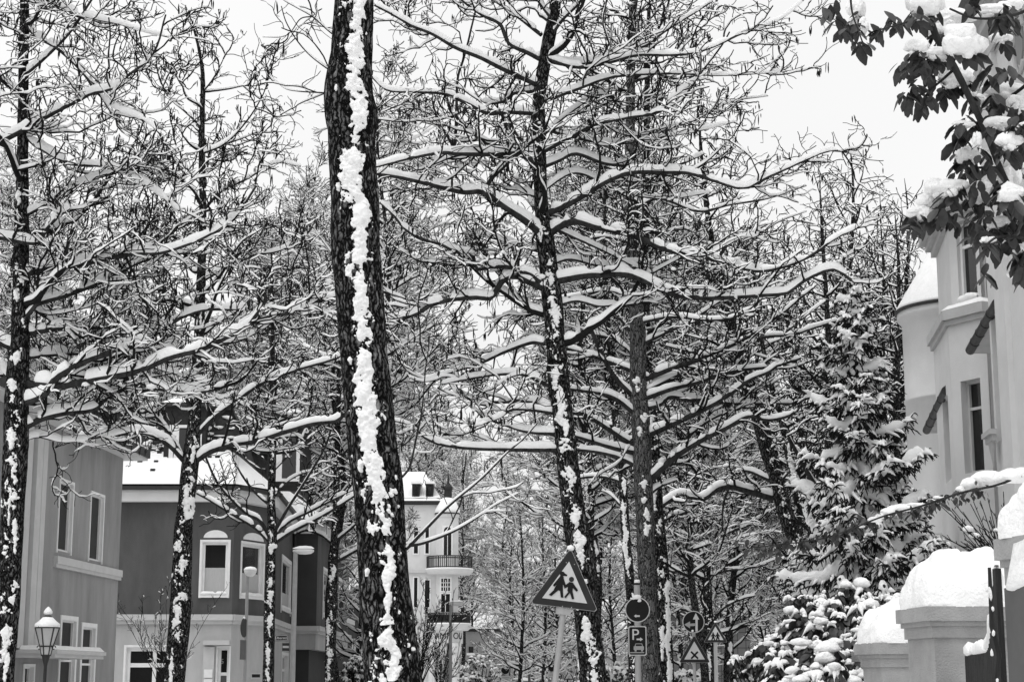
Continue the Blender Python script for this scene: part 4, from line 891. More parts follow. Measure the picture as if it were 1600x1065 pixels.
children_sign('tiny triangular sign peeping out behind the leaning pole of the children sign', 889, 1056, 88, 17, 0, 1060, 2, pic=4, snowcap=False)
def disc(m, cx, cz, r, y, th, n=32): plate_poly(m, [(cx+r*math.cos(a), cz+r*math.sin(a)) for a in np.linspace(0, 2*math.pi, n, endpoint=False)], y, th)
def parking_sign():
    Y = 27.5; u = 996; k = PXM(960, Y); t, p, base = place_sign('round dark sign above a dark parking plate on one grey pole', u, 952, Y, 0)
    L_ = lambda u_, v_: local_of(base, 0, u_, v_, Y)
    cx, cz = L_(996, 952); m = MB(); m.tube([(cx, .04, 0), (cx, .04, L_(996, 912)[1])], 4.8*k, 12); po = m.build('pole', 'galvanised', t, local=True)
    m = MB(); zt = L_(996, 913)[1]; m.lathe([(5.2*k, zt), (5.2*k, zt+.03), (2*k, zt+.05)], (cx, .04), 12); m.build('pole_cap', 'ink', t, local=True)
    m = MB(); disc(m, cx, cz, 19.5*k, 0, .012); d = m.build('round_plate', 'sign_white', t, local=True)
    m = MB(); disc(m, cx, cz, 18*k, -.0125, .003); m.build('round_face', 'sign_blue', d, local=True)
    def arrow(pts, mt, y=-.0165, par=d): m = MB(); plate_poly(m, [L_(a, b) for a, b in pts][::-1], y, .003); m.build('arrow', mt, par, local=True)
    arrow([(990.5, 961.5), (994, 959), (994, 960.5), (999.5, 960.5), (999.5, 963), (994, 963), (994, 964.5)], 'sign_white')
    def rr(x0, z0, x1, z1, r): return arc(x1-r, z0+r, r, -math.pi/2, 0, 5)+arc(x1-r, z1-r, r, 0, math.pi/2, 5)+arc(x0+r, z1-r, r, math.pi/2, math.pi, 5)+arc(x0+r, z0+r, r, math.pi, 1.5*math.pi, 5)
    a, z1 = L_(981.5, 977.5); b, z0 = L_(1010.5, 1023.5); m = MB(); plate_poly(m, rr(a, z0, b, z1, 3*k), 0, .012); q = m.build('parking_plate', 'sign_white', t, local=True)
    m = MB(); e = 1.5*k; plate_poly(m, rr(a+e, z0+e, b-e, z1-e, 2.4*k), -.0125, .003); m.build('plate_face', 'sign_blue', q, local=True)
    v, f = text_mesh('P', 24*k, .003); px_, pz_ = L_(992.5, 991.5); m = MB(); m.add([(px_+x*1.02, -.0175+y, pz_+z) for x, y, z in v], f); m.build('lettering', 'sign_white', q, local=True)
    arrow([(1004.5, 998), (1000, 995), (1000, 996.8), (994.5, 996.8), (994.5, 999.3), (1000, 999.3), (1000, 1001)], 'sign_white', -.0165, q)
    m = MB()
    for i, pts in enumerate(([(993, 1004.5), (1003, 1004.5), (1005, 1010), (991, 1010)], [(990, 1009), (1006, 1009), (1006, 1014.5), (990, 1014.5)], [(991.5, 1014), (994.5, 1014), (994.5, 1017), (991.5, 1017)], [(1001.5, 1014), (1004.5, 1014), (1004.5, 1017), (1001.5, 1017)], [(984.5, 1018), (1006.5, 1018), (1006.5, 1019.5), (984.5, 1019.5)])): plate_poly(m, [L_(x, y) for x, y in pts][::-1], -.0165-.0005*i, .003)
    m.build('car_pictogram', 'sign_grey', q, local=True)
    m = MB()
    plate_poly(m, [L_(x, y) for x, y in [(993.8, 1005.5), (1002.2, 1005.5), (1003.3, 1008.5), (992.7, 1008.5)]][::-1], -.0195, .002); m.build('pictogram_window', 'sign_blue', q, local=True)
    b_ = NB()
    for i, (u_, v_, r) in enumerate(((996, 909, (.045, .045, .05)), (995, 933, (.07, .04, .04)), (999, 938, (.03, .02, .035)), (990, 935, (.04, .03, .02)))):
        x, z = L_(u_, v_); V, F = blob((x, .03 if i == 0 else -.01, z), r, i, .35, .7); b_.add(V+to_world(t), F)
    b_.build('snow', 'snow', t)
    m = MB()
    x, z = L_(996, 962)
parking_sign()
def crossing_sign():
    Y = 36; t = children_sign('triangular crossing sign with a black cross under a round two arrow sign', 1085, 1020, Y, 49, 0, 1040, 6.5, pic=3, snowcap=False)
    base = np.array(t.location); L_ = lambda u_, v_: local_of(base, 0, u_, v_, Y); k = PXM(971, Y)
    for c in t.children:
        if c.name.startswith('pole'): bpy.data.objects.remove(c); break
    cx, cz = L_(1083.5, 971); m = MB(); x0, _ = L_(1086, 1040); m.tube([(x0, .05, 0), (x0-.01, .05, cz)], 2.6*k, 10); m.build('pole', 'galvanised', t, local=True)
    m = MB(); disc(m, cx, cz, 17.3*k, 0, .012); d = m.build('round_plate', 'sign_white', t, local=True)
    m = MB(); disc(m, cx, cz, 16*k, -.0125, .003); m.build('round_face', 'sign_blue', d, local=True)
    m = MB()
    for i, pts in enumerate(([(1087, 957), (1092.5, 967), (1090, 967), (1090, 986), (1086.5, 986), (1086.5, 967), (1082.5, 967)],)): plate_poly(m, [L_(x, y) for x, y in pts][::-1], -.0165-.0006*i, .003)
    m.build('arrow', 'sign_white', d, local=True)
    m = MB(); plate_poly(m, [L_(x, y) for x, y in [(1069, 975), (1078, 970), (1078, 973.5), (1086, 973), (1086, 977), (1078, 977.5), (1078, 981)]][::-1], -.0175, .003); m.build('arrow', 'sign_grey', d, local=True)
    b_ = NB(); x, z = L_(1082, 985); V, F = blob((x, -.02, z), (.025, .02, .022), 1, .3); b_.add(V+base, F); b_.build('snow', 'snow', d)
crossing_sign()
def back_round(label, u, v, Y, rpx, pu0, pv0, pu1, pv1):
    k = PXM(v, Y); t, p, base = place_sign(label, u, v, Y, 0, 'small round dark signs down the street'); L_ = lambda a, b: local_of(base, 0, a, b, Y); cx, cz = L_(u, v)
    m = MB(); m.tube([(cx, .05, 0), (cx, .05, cz+rpx*k)], 1.3*k, 8); m.build('pole', 'galvanised', t, local=True)
    m = MB(); disc(m, cx, cz, rpx*k, 0, .012, 24); d = m.build('round_plate', 'sign_white', t, local=True); m = MB(); disc(m, cx, cz, rpx*.9*k, -.013, .003, 24); m.build('round_face', 'sign_blue', d, local=True)
    a, z1 = L_(pu0, pv0); b, z0 = L_(pu1, pv1); m = MB(); plate_poly(m, [(a, z0), (b, z0), (b, z1), (a, z1)], 0, .012); q = m.build('text_plate', 'sign_white', t, local=True)
    m = MB()
    for i in range(2): zz = z1-(z1-z0)*(.32+.34*i); plate_poly(m, [(a+.05, zz-.02), (b-.06-.05*i, zz-.02), (b-.06-.05*i, zz+.02), (a+.05, zz+.02)], -.013, .003)
    m.build('small_print', 'sign_grey', q, local=True)
    b_ = NB(); V, F = blob((cx, -.01, cz+rpx*k), (.09, .04, .06), 2, .3); b_.add(V+base, F); V, F = blob((cx, -.02, cz+rpx*.5*k), (.06, .02, .04), 5, .3); b_.add(V+base, F); b_.build('snow', 'snow', d)
back_round('small round dark sign with white plate, left of the far lamp', 789.5, 1046, 74, 7, 783, 1055, 798, 1064)
back_round('small round dark sign with a white plate right of the far lamp, farther off', 862, 1043, 84, 6, 856, 1050, 868.5, 1057)
def far_parking():
    Y = 86; t, p, base = place_sign('far small parking plate high on a thin pole beside the left round sign', 800.5, 1033, Y, 0); L_ = lambda a, b: local_of(base, 0, a, b, Y); k = PXM(1033, Y)
    cx, cz = L_(800.5, 1033); m = MB(); m.tube([(cx, .05, 0), (cx, .05, L_(800, 1022)[1])], 1.2*k, 8); m.build('pole', 'galvanised', t, local=True)
    a, z1 = L_(796.3, 1025); b, z0 = L_(804.7, 1041); m = MB(); plate_poly(m, [(a, z0), (b, z0), (b, z1), (a, z1)], 0, .012); q = m.build('parking_plate', 'sign_white', t, local=True)
    zm = z0+(z1-z0)*.45; m = MB(); plate_poly(m, [(a+.04, zm), (b-.04, zm), (b-.04, z1-.04), (a+.04, z1-.04)], -.013, .003); m.build('plate_face', 'sign_grey', q, local=True)
    v, f = text_mesh('P', 8*k, .003); m = MB(); m.add([(cx+x, -.0185+y, (zm+z1)/2+z) for x, y, z in v], f); m.build('lettering', 'ink', q, local=True)
far_parking()
def edge_signs():
    Y = 49.8; p = P(381, 980, Y); t = thing('edge_on_sign', 'dark round and square road signs seen edge on, strapped to the bowl headed lamp', 'road sign', (p[0], p[1], p[2]), rot=(0, 0, math.radians(78)))
    k = PXM(980, Y); m = MB(); disc(m, 0, 0, 15*k, 0, .02, 24); m.build('round_plate', 'black_paint', t, local=True)
    z = -33*k; m = MB(); m.box((-14*k, -.02, z-16*k), (14*k, 0, z+14*k)); m.build('square_plate', 'lamp_dark', t, local=True)
    V, F = blob((0, 0, 15*k), (.05, .03, .04), 1, .3); b = NB(); b.add(V+np.array(t.location), F); b.build('snow', 'snow', t)
edge_signs()
# ================================================================== parked cars, only their snowy roofs reach into the picture
def car(label, u, Y, rz, seed):
    c = P(u, 1058, Y); t = thing('parked_car', label, 'car', (c[0], c[1], 0), 'snowed in cars parked at the kerb', (0, 0, rz)); W_ = .86
    side = [(-2.1, .35), (-2.1, .75), (-1.95, .92), (-1.1, 1.0), (1.2, 1.02), (1.95, .98), (2.1, .8), (2.1, .35)]
    def loft(prof, w0, w1, nm, mt, par=t):
        m = MB(); n = len(prof); zs = [z for _, z in prof]; lo, hi = min(zs), max(zs); ww = lambda z: w0+(w1-w0)*(z-lo)/(hi-lo)
        m.add([(-ww(z), y, z) for y, z in prof]+[(ww(z), y, z) for y, z in prof], [tuple(range(n)), tuple(range(2*n-1, n-1, -1))]+[(i, i+n, (i+1) % n+n, (i+1) % n) for i in range(n)]); return m.build(nm, mt, par, local=True)
    body = loft(side, W_, W_*.96, 'body', 'car_paint')
    cab = [(-1.35, 1.0), (-.75, 1.44), (.95, 1.46), (1.6, 1.02)]; loft(cab, W_*.93, W_*.74, 'cabin', 'car_paint'); loft([(-1.28, 1.03), (-.74, 1.38), (.94, 1.40), (1.5, 1.05)], W_*.955, W_*.79, 'windows', 'pane')
    for x in (-1, 1):
        for y in (-1.3, 1.3):
            m = MB(); n = 16; m.add([(x*.88, y+.32*math.cos(a), .32+.32*math.sin(a)) for a in np.linspace(0, 2*math.pi, n, endpoint=False)]+[(x*.66, y+.32*math.cos(a), .32+.32*math.sin(a)) for a in np.linspace(0, 2*math.pi, n, endpoint=False)], [tuple(range(n)), tuple(range(2*n-1, n-1, -1))]+[(i, i+n, (i+1) % n+n, (i+1) % n) for i in range(n)]); m.build('wheel', 'rubber', t, local=True)
    b = NB(); o = np.array(t.location)
    for cc, r in (((0, .1, 1.42), (W_*.80, 1.05, .19)), ((0, 1.75, .97), (W_*.85, .42, .13)), ((0, -1.75, .95), (W_*.85, .4, .13))): V, F = blob(cc, r, seed, .16, .3, 3); b.add(V+o, F)
    b.build('snow', 'snow', t)
    for x in (-.6, .6): m = MB(); m.box((x-.14, -2.13, .66), (x+.14, -2.08, .78)); m.build('headlight', 'lantern_glass', t, local=True)
car('car under snow, its white roof left of the far lamp post', 814, 96, .02, 2)
car('car under snow, its white roof right of the far lamp post', 853, 108, .02, 5)
# ================================================================== trees
def sample(Pt, R, idx, t):
    """points, tangents, radii at fraction t along branches idx"""
    K = Pt.shape[1]; x = t*(K-1); i = np.minimum(x.astype(int), K-2); f = (x-i)[:, None]
    a = Pt[idx, i]; b = Pt[idx, i+1]; T = b-a; T /= np.linalg.norm(T, axis=1, keepdims=True)+1e-9
    return a*(1-f)+b*f, T, R[idx, i]*(1-f[:, 0])+R[idx, i+1]*f[:, 0]
def grow(Pt, R, spacing, lrange, rng, K=6, tmin=0.12, ang=(35, 70), sig=0.18, up=0.05, flatness=0.6, rmax=1, rmin=.004, rfac=.55, fall=.55, lcap=0.75):
    ln = np.linalg.norm(np.diff(Pt, axis=1), axis=2).sum(1)
    cnt = np.maximum(1, rng.poisson(ln*(1-tmin)/spacing)); idx = np.repeat(np.arange(len(Pt)), cnt); N = len(idx)
    t = tmin+(1-tmin)*rng.rand(N); p0, T, r = sample(Pt, R, idx, t)
    sd = np.cross(T, np.array((0, 0, 1.))); s_ = np.linalg.norm(sd, axis=1, keepdims=True); bad = s_[:, 0] < .25
    rv = rng.randn(N, 3); rv -= (rv*T).sum(1, keepdims=True)*T
    sd = np.where(bad[:, None], rv, sd); sd /= np.linalg.norm(sd, axis=1, keepdims=True)+1e-9; n2 = np.cross(sd, T)
    phi = np.where(rng.rand(N) < flatness, rng.choice([0, math.pi], N)+rng.normal(0, .45, N), rng.rand(N)*2*math.pi)
    al = np.radians(rng.uniform(ang[0], ang[1], N))
    d = T*np.cos(al)[:, None]+(sd*np.cos(phi)[:, None]+n2*np.sin(phi)[:, None])*np.sin(al)[:, None]
    L_ = rng.uniform(lrange[0], lrange[1], N)*(1-fall*t); L_ = np.minimum(L_, ln[idx]*lcap)
    r0 = np.clip(r*rfac, rmin*1.25, rmax)
    return walk(p0, d, L_, r0, rmin, K, sig, up, rng)
def walk(p0, d, L_, r0, rmin, K, sig, up, rng):
    N = len(p0); pts = np.zeros((N, K, 3)); pts[:, 0] = p0; st = (L_/(K-1))[:, None]
    for k in range(1, K):
        if k > 1 or True:
            d = d+rng.normal(0, sig, (N, 3))*(0.6 if k == 1 else 1); d[:, 2] += up; d /= np.linalg.norm(d, axis=1, keepdims=True)
        pts[:, k] = pts[:, k-1]+d*st
    R = r0[:, None]+(rmin-r0)[:, None]*np.linspace(0, 1, K)[None]**.8
    return pts, R
def catkins(Pt, R, prob, rng, ln=(.06, .16), r=.0085, keep=None):
    tips = Pt[:, -1]; sel = rng.rand(len(tips)) < (prob if keep is None else prob*keep(tips)); p = tips[sel]
    p = np.repeat(p, rng.randint(1, 4, len(p)), 0); p = p+rng.normal(0, .018, p.shape)
    N = len(p); L_ = rng.uniform(*ln, N); K = 4; s = np.linspace(0, 1, K); Q = np.repeat(p[:, None], K, 1)
    sway = rng.normal(0, .06, (N, 2)); Q[:, :, 2] -= L_[:, None]*s; Q[:, :, 0] += sway[:, :1]*L_[:, None]*s; Q[:, :, 1] += sway[:, 1:]*L_[:, None]*s
    RR = np.array((.25, 1, .9, .3))[None]*r*rng.uniform(.7, 1.2, (N, 1))
    return tubes(Q, RR, 4) if N else None
def px_path(pts, Y, dY=0.0, K=24, shape=1.0):
    """a traced limb: photo points at distance Y, drifting dY nearer or farther along its length"""
    p = np.array([q[:2] for q in pts], float); l = np.concatenate([[0], np.cumsum(np.linalg.norm(np.diff(p, axis=0), axis=1))]); l = l/l[-1]
    w_ = np.array([P(u, v, Y+dY*s**shape) for (u, v), s in zip(p, l)])
    return smooth_path(w_, K)
def bark_tube(C, R, n, amp, seed, ridge=16.0, knots=()):
    """a trunk with ridged bark modelled in: C centres (K,3), R radii"""
    K = len(C); T, sd, up = frames(C[None]); T, sd, up = T[0], sd[0], up[0]; a = 2*np.pi*np.arange(n)/n
    D = sd[:, None]*np.cos(a)[None, :, None]+up[:, None]*np.sin(a)[None, :, None]
    q = np.stack([np.cos(a)[None]*R[:, None]*ridge*1.2+seed*7, np.sin(a)[None]*R[:, None]*ridge*1.2+0*R[:, None], (C[:, 2:3]*ridge*.20)+0*a[None]], -1)
    n1 = fbm(q, 3); rid = 1-np.abs(n1*2-1)*2.2
    lowf = fbm(np.stack([np.cos(a)[None]*1.1+seed+0*R[:, None], np.sin(a)[None]*1.1+0*R[:, None], C[:, 2:3]*1.6+0*a[None]], -1), 2)-.5
    rr = R[:, None]*(1+.16*lowf)+amp*(rid-.4)
    V = C[:, None]+D*rr[..., None]
    return V.reshape(-1, 3), ring_faces(1, K, n)
def stick_snow(C, R, spans, rng, face=(0, -1, 0), hmax=.05, du=.02, seed=0, rough=1.0, bias=0.0):
    """wind packed snow clinging to the street side of a trunk; spans = (arc position, side offset m, half width m) keys, width 0 ends a patch"""
    l = np.concatenate([[0], np.cumsum(np.linalg.norm(np.diff(C, axis=0), axis=1))])
    sp = np.array(spans, float); order = np.argsort(sp[:, 0]); sp = sp[order]
    s = np.arange(max(sp[0, 0], 0), min(sp[-1, 0], l[-1]), du); 
    if len(s) < 3: return None
    c = np.stack([np.interp(s, l, C[:, k]) for k in range(3)], 1); r = np.interp(s, l, R)
    off = np.interp(s, sp[:, 0], sp[:, 1]); hw = np.interp(s, sp[:, 0], sp[:, 2])
    T = np.gradient(c, axis=0); T /= np.linalg.norm(T, axis=1, keepdims=True); f = np.array(face, float); f = f-(T@f)[:, None]*T; f /= np.linalg.norm(f, axis=1, keepdims=True); sd = np.cross(f, T)
    W_ = hw.max()*1.7; m = max(8, int(2*W_/du)); x = np.linspace(-W_, W_, m)
    ang = np.clip((x[None]+off[:, None])/r[:, None], -1.45, 1.45)
    Z_ = 0*s[:, None]+0*x[None]; G = lambda f, o, k: fbm(np.stack([x[None]*f+seed+Z_, s[:, None]*f*.9+Z_, Z_+k], -1), o)
    n1 = G(9, 3, 0); n2 = G(30, 3, 4); n3 = G(80, 2, 9)
    msk = 1-(np.abs(x)[None]/np.maximum(hw[:, None], 1e-3))**1.7+(n1-.5)*2.6*rough+(n2-.5)*2.2*rough+(n3-.5)*.8*rough+bias; msk = np.where(hw[:, None] < .004, -1, msk)
    h = hmax*np.clip(msk*.8, 0, 1)**.75*(.30+.85*n1+.50*n2+.28*(n3-.5))
    rad = r[:, None]*np.where(msk > 0, 1.0, .93)+h
    V = c[:, None]+rad[..., None]*(f[:, None]*np.cos(ang)[..., None]+sd[:, None]*np.sin(ang)[..., None])
    V[..., 2] -= (h*.25)
    n = len(s); i = (np.arange(n-1)[:, None]*m+np.arange(m-1)[None]); F = np.stack([i, i+1, i+1+m, i+m], -1).reshape(-1, 4)
    keep = (msk > 0).reshape(-1)[F].any(1); return V.reshape(-1, 3), F[keep]
def trunk_path(px, Y, dY=0.0, K=160):
    """traced trunk (u, v, half width px) from the ground up -> centres, radii; runs on down to the ground"""
    p = np.array(px, float); w_ = []
    for i, (u, v, r) in enumerate(p): y = Y+dY*(p[0, 1]-v)/1000; q = P(u, v, y); w_.append((*q, r*PXM(v, y)))
    w_ = np.array(w_); a, b = w_[0], w_[1]
    if a[2] > 0.1:
        d = (a[:3]-b[:3])/max(1e-6, b[2]-a[2]); g0 = a[:3]+d*a[2]*np.array((.6, .6, 1)); g0[2] = -.05; w_ = np.vstack([[*g0, a[3]*1.25], w_])
    q = smooth_path(w_, K); return q[:, :3], np.maximum(q[:, 3], .003)
def patches_for(C, R, px, Y):
    """photo patches (u, v, half width px, half height px) -> keys along the trunk"""
    l = np.concatenate([[0], np.cumsum(np.linalg.norm(np.diff(C, axis=0), axis=1))]); out = []
    for u, v, hw, hh in px:
        q = P(u, v, C[:, 1].mean()); i = np.argmin(np.abs(C[:, 2]-q[2])); k = PXM(v, C[i, 1]); o = q[0]-C[i, 0]; o = np.clip(o, -R[i]*.6, R[i]*.6)
        out.append((l[i], o, hw*k, hh*k))
    return out
def tree(name, label, trunkpx, Y, limbs, seed, l2min=.08, l2up=.055, dY=0.0, bark='bark', amp=.012, patches=(), strip=None, nrand=22, zr=(.3, .98), lr=(1.2, 2.6), group='street trees under snow', density=1.0, tw=.0055, cat_p=.12, ridge=16., face_n=40, fill_up=.05, snow_amt=1.0, limb_dep=.8, cat_keep=None, fleck=1.78, rand_patch=0, ang=(35, 68)):
    rng = np.random.RandomState(seed); C, R = trunk_path(trunkpx, Y, dY)
    t = thing(name, label, 'tree', (C[0, 0], C[0, 1], 0), group)
    V, F = bark_tube(C, R, face_n, amp, seed, ridge); tr = mk('trunk', V, [F], bark, t)
    ltr = np.concatenate([[0], np.cumsum(np.linalg.norm(np.diff(C, axis=0), axis=1))])
    nb = NB()
    if strip is not None:
        keys = []
        for u, v, hw in strip: (l_, o, w_, _), = patches_for(C, R, [(u, v, hw, 1)], Y); keys.append((l_, o, w_*.84))
        r_ = stick_snow(C, R, keys, rng, hmax=.036, du=.0075, seed=seed, rough=.80)
        if r_: nb.add(*r_)
    pp = patches_for(C, R, patches, Y)
    for i in range(rand_patch):
        l_ = rng.uniform(.5, ltr[-1]*.6); r_ = np.interp(l_, ltr, R); pp.append((l_, rng.uniform(-.5, .5)*r_, r_*rng.uniform(.15, .5), r_*rng.uniform(.5, 2.2)))
    for i, (l_, o, w_, h_) in enumerate(pp):
        a_ = rng.uniform(-.4, .4, 4)*w_; w_ = w_*1.15; r_ = stick_snow(C, R, [(l_-h_*1.5, o+a_[0], 0.0), (l_-h_*1.2, o+a_[1], w_*.35), (l_-h_*.4, o+a_[1], w_*.6), (l_+h_*.5, o+a_[2], w_*.9), (l_+h_*1.1, o+a_[3], w_*.4), (l_+h_*1.4, o, 0.0)], rng, hmax=.026, du=max(.007, Y*.00035), seed=seed+i*3.7, rough=1.45)
        if r_: nb.add(*r_)
    sl = np.linspace(.2, ltr[-1]*.6, 14); r_ = stick_snow(C, R, [(q_, 0, np.interp(q_, ltr, R)*1.0) for q_ in sl], rng, hmax=.016, du=max(.007, Y*.0004), seed=seed*1.7, rough=1.9, bias=-fleck)
    if r_ and len(r_[1]): nb.add(*r_)
    nb.build('snow', 'snow', tr)
    # limbs traced from the photograph: each one its own part with the snow lying on it
    LP, LR = [], []
    for k, lb in enumerate(limbs):
        pts = lb[0]; r0 = lb[1]; r1 = lb[2] if len(lb) > 2 else r0*.4
        span = np.linalg.norm(np.array(pts[-1][:2])-np.array(pts[0][:2]))*PXM(500, Y)
        dd = lb[3] if len(lb) > 3 else rng.uniform(-limb_dep, limb_dep)*span*.8
        i = np.argmin(np.abs(C[:, 2]-P(pts[0][0], pts[0][1], Y)[2])); y0 = C[i, 1]
        Q = px_path(pts, y0, dd, 32); k_ = PXM(500, y0)
        jit = (fbm(Q*5+seed, 2)-.5)[:, None]*.03; Q = Q+jit*np.array((.3, 1, .3))
        rr = (r0+(r1-r0)*np.linspace(0, 1, 32)**.8)*k_*.86; LP.append(Q); LR.append(rr)
        Vb, Fb = tubes(Q[None], (rr*(1+.15*(fbm(Q*9, 2)-.5)))[None], 9); lo = mk('limb', Vb, [Fb], 'limb_bark', t)
        Qs = smooth_path(np.column_stack([Q, rr]), 90); sV, sF = snow_tubes(Qs[None, :, :3], Qs[None, :, 3], .016*snow_amt, 10, rng, snow_amt, .26, seg=6.)
        mk('snow', sV, [sF], 'snow', lo)
    # further limbs all round the trunk, so the crown is as deep as it is wide
    N = nrand
    cr, cs, ck = NB(), NB(), NB()
    if N:
        zt = C[:, 2].max(); tt = zr[0]+(zr[1]-zr[0])*(np.arange(N)+rng.rand(N))/N; i = np.minimum((tt*(len(C)-1)).astype(int), len(C)-2)
        az = np.arange(N)*2.4+rng.normal(0, .4, N); d = np.stack([np.cos(az), np.sin(az), rng.uniform(.05, .5, N)], 1); d /= np.linalg.norm(d, axis=1, keepdims=True)
        q = (tt-zr[0])/(zr[1]-zr[0]); L_ = rng.uniform(lr[0], lr[1], N)*(1-.72*q**1.6); r0 = np.minimum(R[i]*.55, .02+.02*L_)
        P1, R1 = walk(C[i]+d*(R[i]*.3)[:, None], d, L_, r0, .008, 14, .14, fill_up, rng)
        cr.add(*tubes(P1, R1, 6)); V, F = snow_tubes(P1, R1, .012, 7, rng, snow_amt*(1-.5*q)); cs.add(V, F)
    else: P1 = np.zeros((0, 14, 3)); R1 = np.zeros((0, 14))
    def resamp(Q, K): return np.stack([smooth_path(q, K) for q in Q]) if len(Q) else np.zeros((0, K, 3))
    if LP:
        LPa = np.array(LP); LRa = np.array(LR); A0, A1 = LPa, LRa
    else: A0, A1 = np.zeros((0, 32, 3)), np.zeros((0, 32))
    zmax = C[:, 2].max()
    def zf(p): return np.clip(1.15-.75*np.clip((p[:, 0, 2]-3)/(zmax-3), 0, 1), .15, 1)*snow_amt
    L2 = []
    for Q, Rr in ((A0, A1), (P1, R1)):
        if len(Q): L2.append(grow(Q, Rr, .19/density, (.6, 2.0), rng, 10, l2min, ang, .24, l2up, .6, .03, tw*1.7, .55))
    P2 = np.concatenate([a for a, b in L2]); R2 = np.concatenate([b for a, b in L2])
    cr.add(*tubes(P2, R2, 4)); V, F = snow_tubes(P2, R2, .010, 6, rng, zf(P2)*rng.choice([.35, 1, 1.1], len(P2), p=[.2, .5, .3])); cs.add(V, F)
    P3, R3 = grow(P2, R2, .115/density, (.25, 1.0), rng, 8, .10, ang, .30, .045, .45, .014, tw*1.1, .62)
    cr.add(*tubes(P3, R3, 3)); k = rng.rand(len(P3)) < .18+.45*zf(P3); V, F = snow_tubes(P3[k], R3[k], .006, 5, rng, zf(P3[k])); cs.add(V, F)
    P4, R4 = grow(P3, R3, .155/density, (.12, .5), rng, 5, .12, (30, 78), .32, .03, .35, .008, tw*.8, .7)
    cr.add(*tubes(P4, R4, 3)); k = rng.rand(len(P4)) < .03+.20*zf(P4); V, F = snow_tubes(P4[k], R4[k], .0065, 4, rng, zf(P4[k])*.9); cs.add(V, F)
    co = cr.build('crown', 'twig', t); cs.build('snow', 'snow', co)
    for Q in (P3, P4):
        c_ = catkins(Q, None, cat_p, rng, keep=cat_keep)
        if c_: ck.add(*c_)
    if ck.n: ck.build('catkins', 'catkin', co, smooth=False)
    # old catkin heads caught with little caps of snow
    if density < .45: return t
    sel = P3[rng.choice(len(P3), min(len(P3), 26), replace=False), -1]; b = NB()
    for i, p in enumerate(sel): V, F = blob(p, rng.uniform(.025, .055)*np.array((1.2, 1, .9)), i, .3, .6, 1); b.add(V, F)
    b.build('snow_tuft', 'snow', co)
    return t
# ---- limb tables, photo pixels: (points, root half width px, tip half width px, depth drift m)
T1 = [([(30,668),(41,666),(68,653),(101,645),(143,640),(165,623),(195,606),(205,598)], 6.5, 4, .4),
 ([(24,640),(38,630),(68,617),(90,589),(131,565),(169,552),(210,540),(231,534)], 7, 5, -.6), ([(129,565),(128,548),(109,522),(90,505),(75,492),(60,470)], 3.5, 2),
 ([(30,600),(60,600),(98,602),(169,589),(225,576),(263,559),(319,544),(357,525),(383,512),(406,484),(417,469),(409,452)], 8, 3.5, -1.2),
 ([(383,512),(406,498),(432,492),(462,488),(488,473),(515,465),(560,450)], 4, 1.5), ([(180,588),(210,595),(244,606),(285,612),(334,610)], 4.5, 3, .5),
 ([(35,520),(50,520),(83,514),(135,512),(188,510),(240,514),(263,508),(285,495),(319,484),(376,482),(390,470)], 6, 2.5, .8),
 ([(28,510),(56,476),(75,446),(101,420),(105,386),(112,360)], 5, 2.5, -.4), ([(34,432),(50,426),(83,418),(124,414),(161,405),(210,396),(250,395),(300,379),(338,360),(361,341),(380,322),(400,290)], 6, 2, -1.0),
 ([(40,480),(75,469),(113,458),(169,435),(210,413),(244,401),(293,394),(325,385)], 6, 2.5, .9), ([(-60,366),(0,371),(30,377),(60,379),(71,360),(90,339),(110,325)], 6, 3, -.5),
 ([(-30,240),(0,222),(23,210),(56,192),(83,177),(120,158),(143,146),(173,139),(203,116),(240,83),(259,23)], 6, 1.5, -.8), ([(-20,-40),(40,-20),(75,0),(113,19),(150,30),(188,38),(225,49),(270,60)], 4.5, 1.2),
 ([(34,30),(56,56),(94,79),(131,116),(150,143),(180,169),(225,188),(250,210),(258,240)], 4, 1.2), ([(36,615),(60,612),(98,604),(140,596),(200,560),(240,520),(270,500)], 4, 2, 1.6),
 ([(35,560),(70,555),(120,552),(180,556),(260,580),(330,600)], 4.5, 2, 2.0), ([(30,550),(10,540),(-30,520),(-80,510)], 6, 4), ([(30,610),(8,585),(-20,570),(-60,560)], 6, 4), ([(34,340),(70,320),(120,290),(180,270),(230,262),(270,268)], 4, 1.5),
 ([(37,210),(60,230),(110,255),(170,262),(230,290),(280,330)], 4, 1.5), ([(36,120),(70,90),(110,50),(150,-10)], 4, 2), ([(30,690),(60,682),(100,690),(150,684),(205,672)], 3, 1.2, 1.2),
 ([(34,470),(80,500),(140,530),(200,528),(250,500)], 3.5, 1.5, 1.5)]
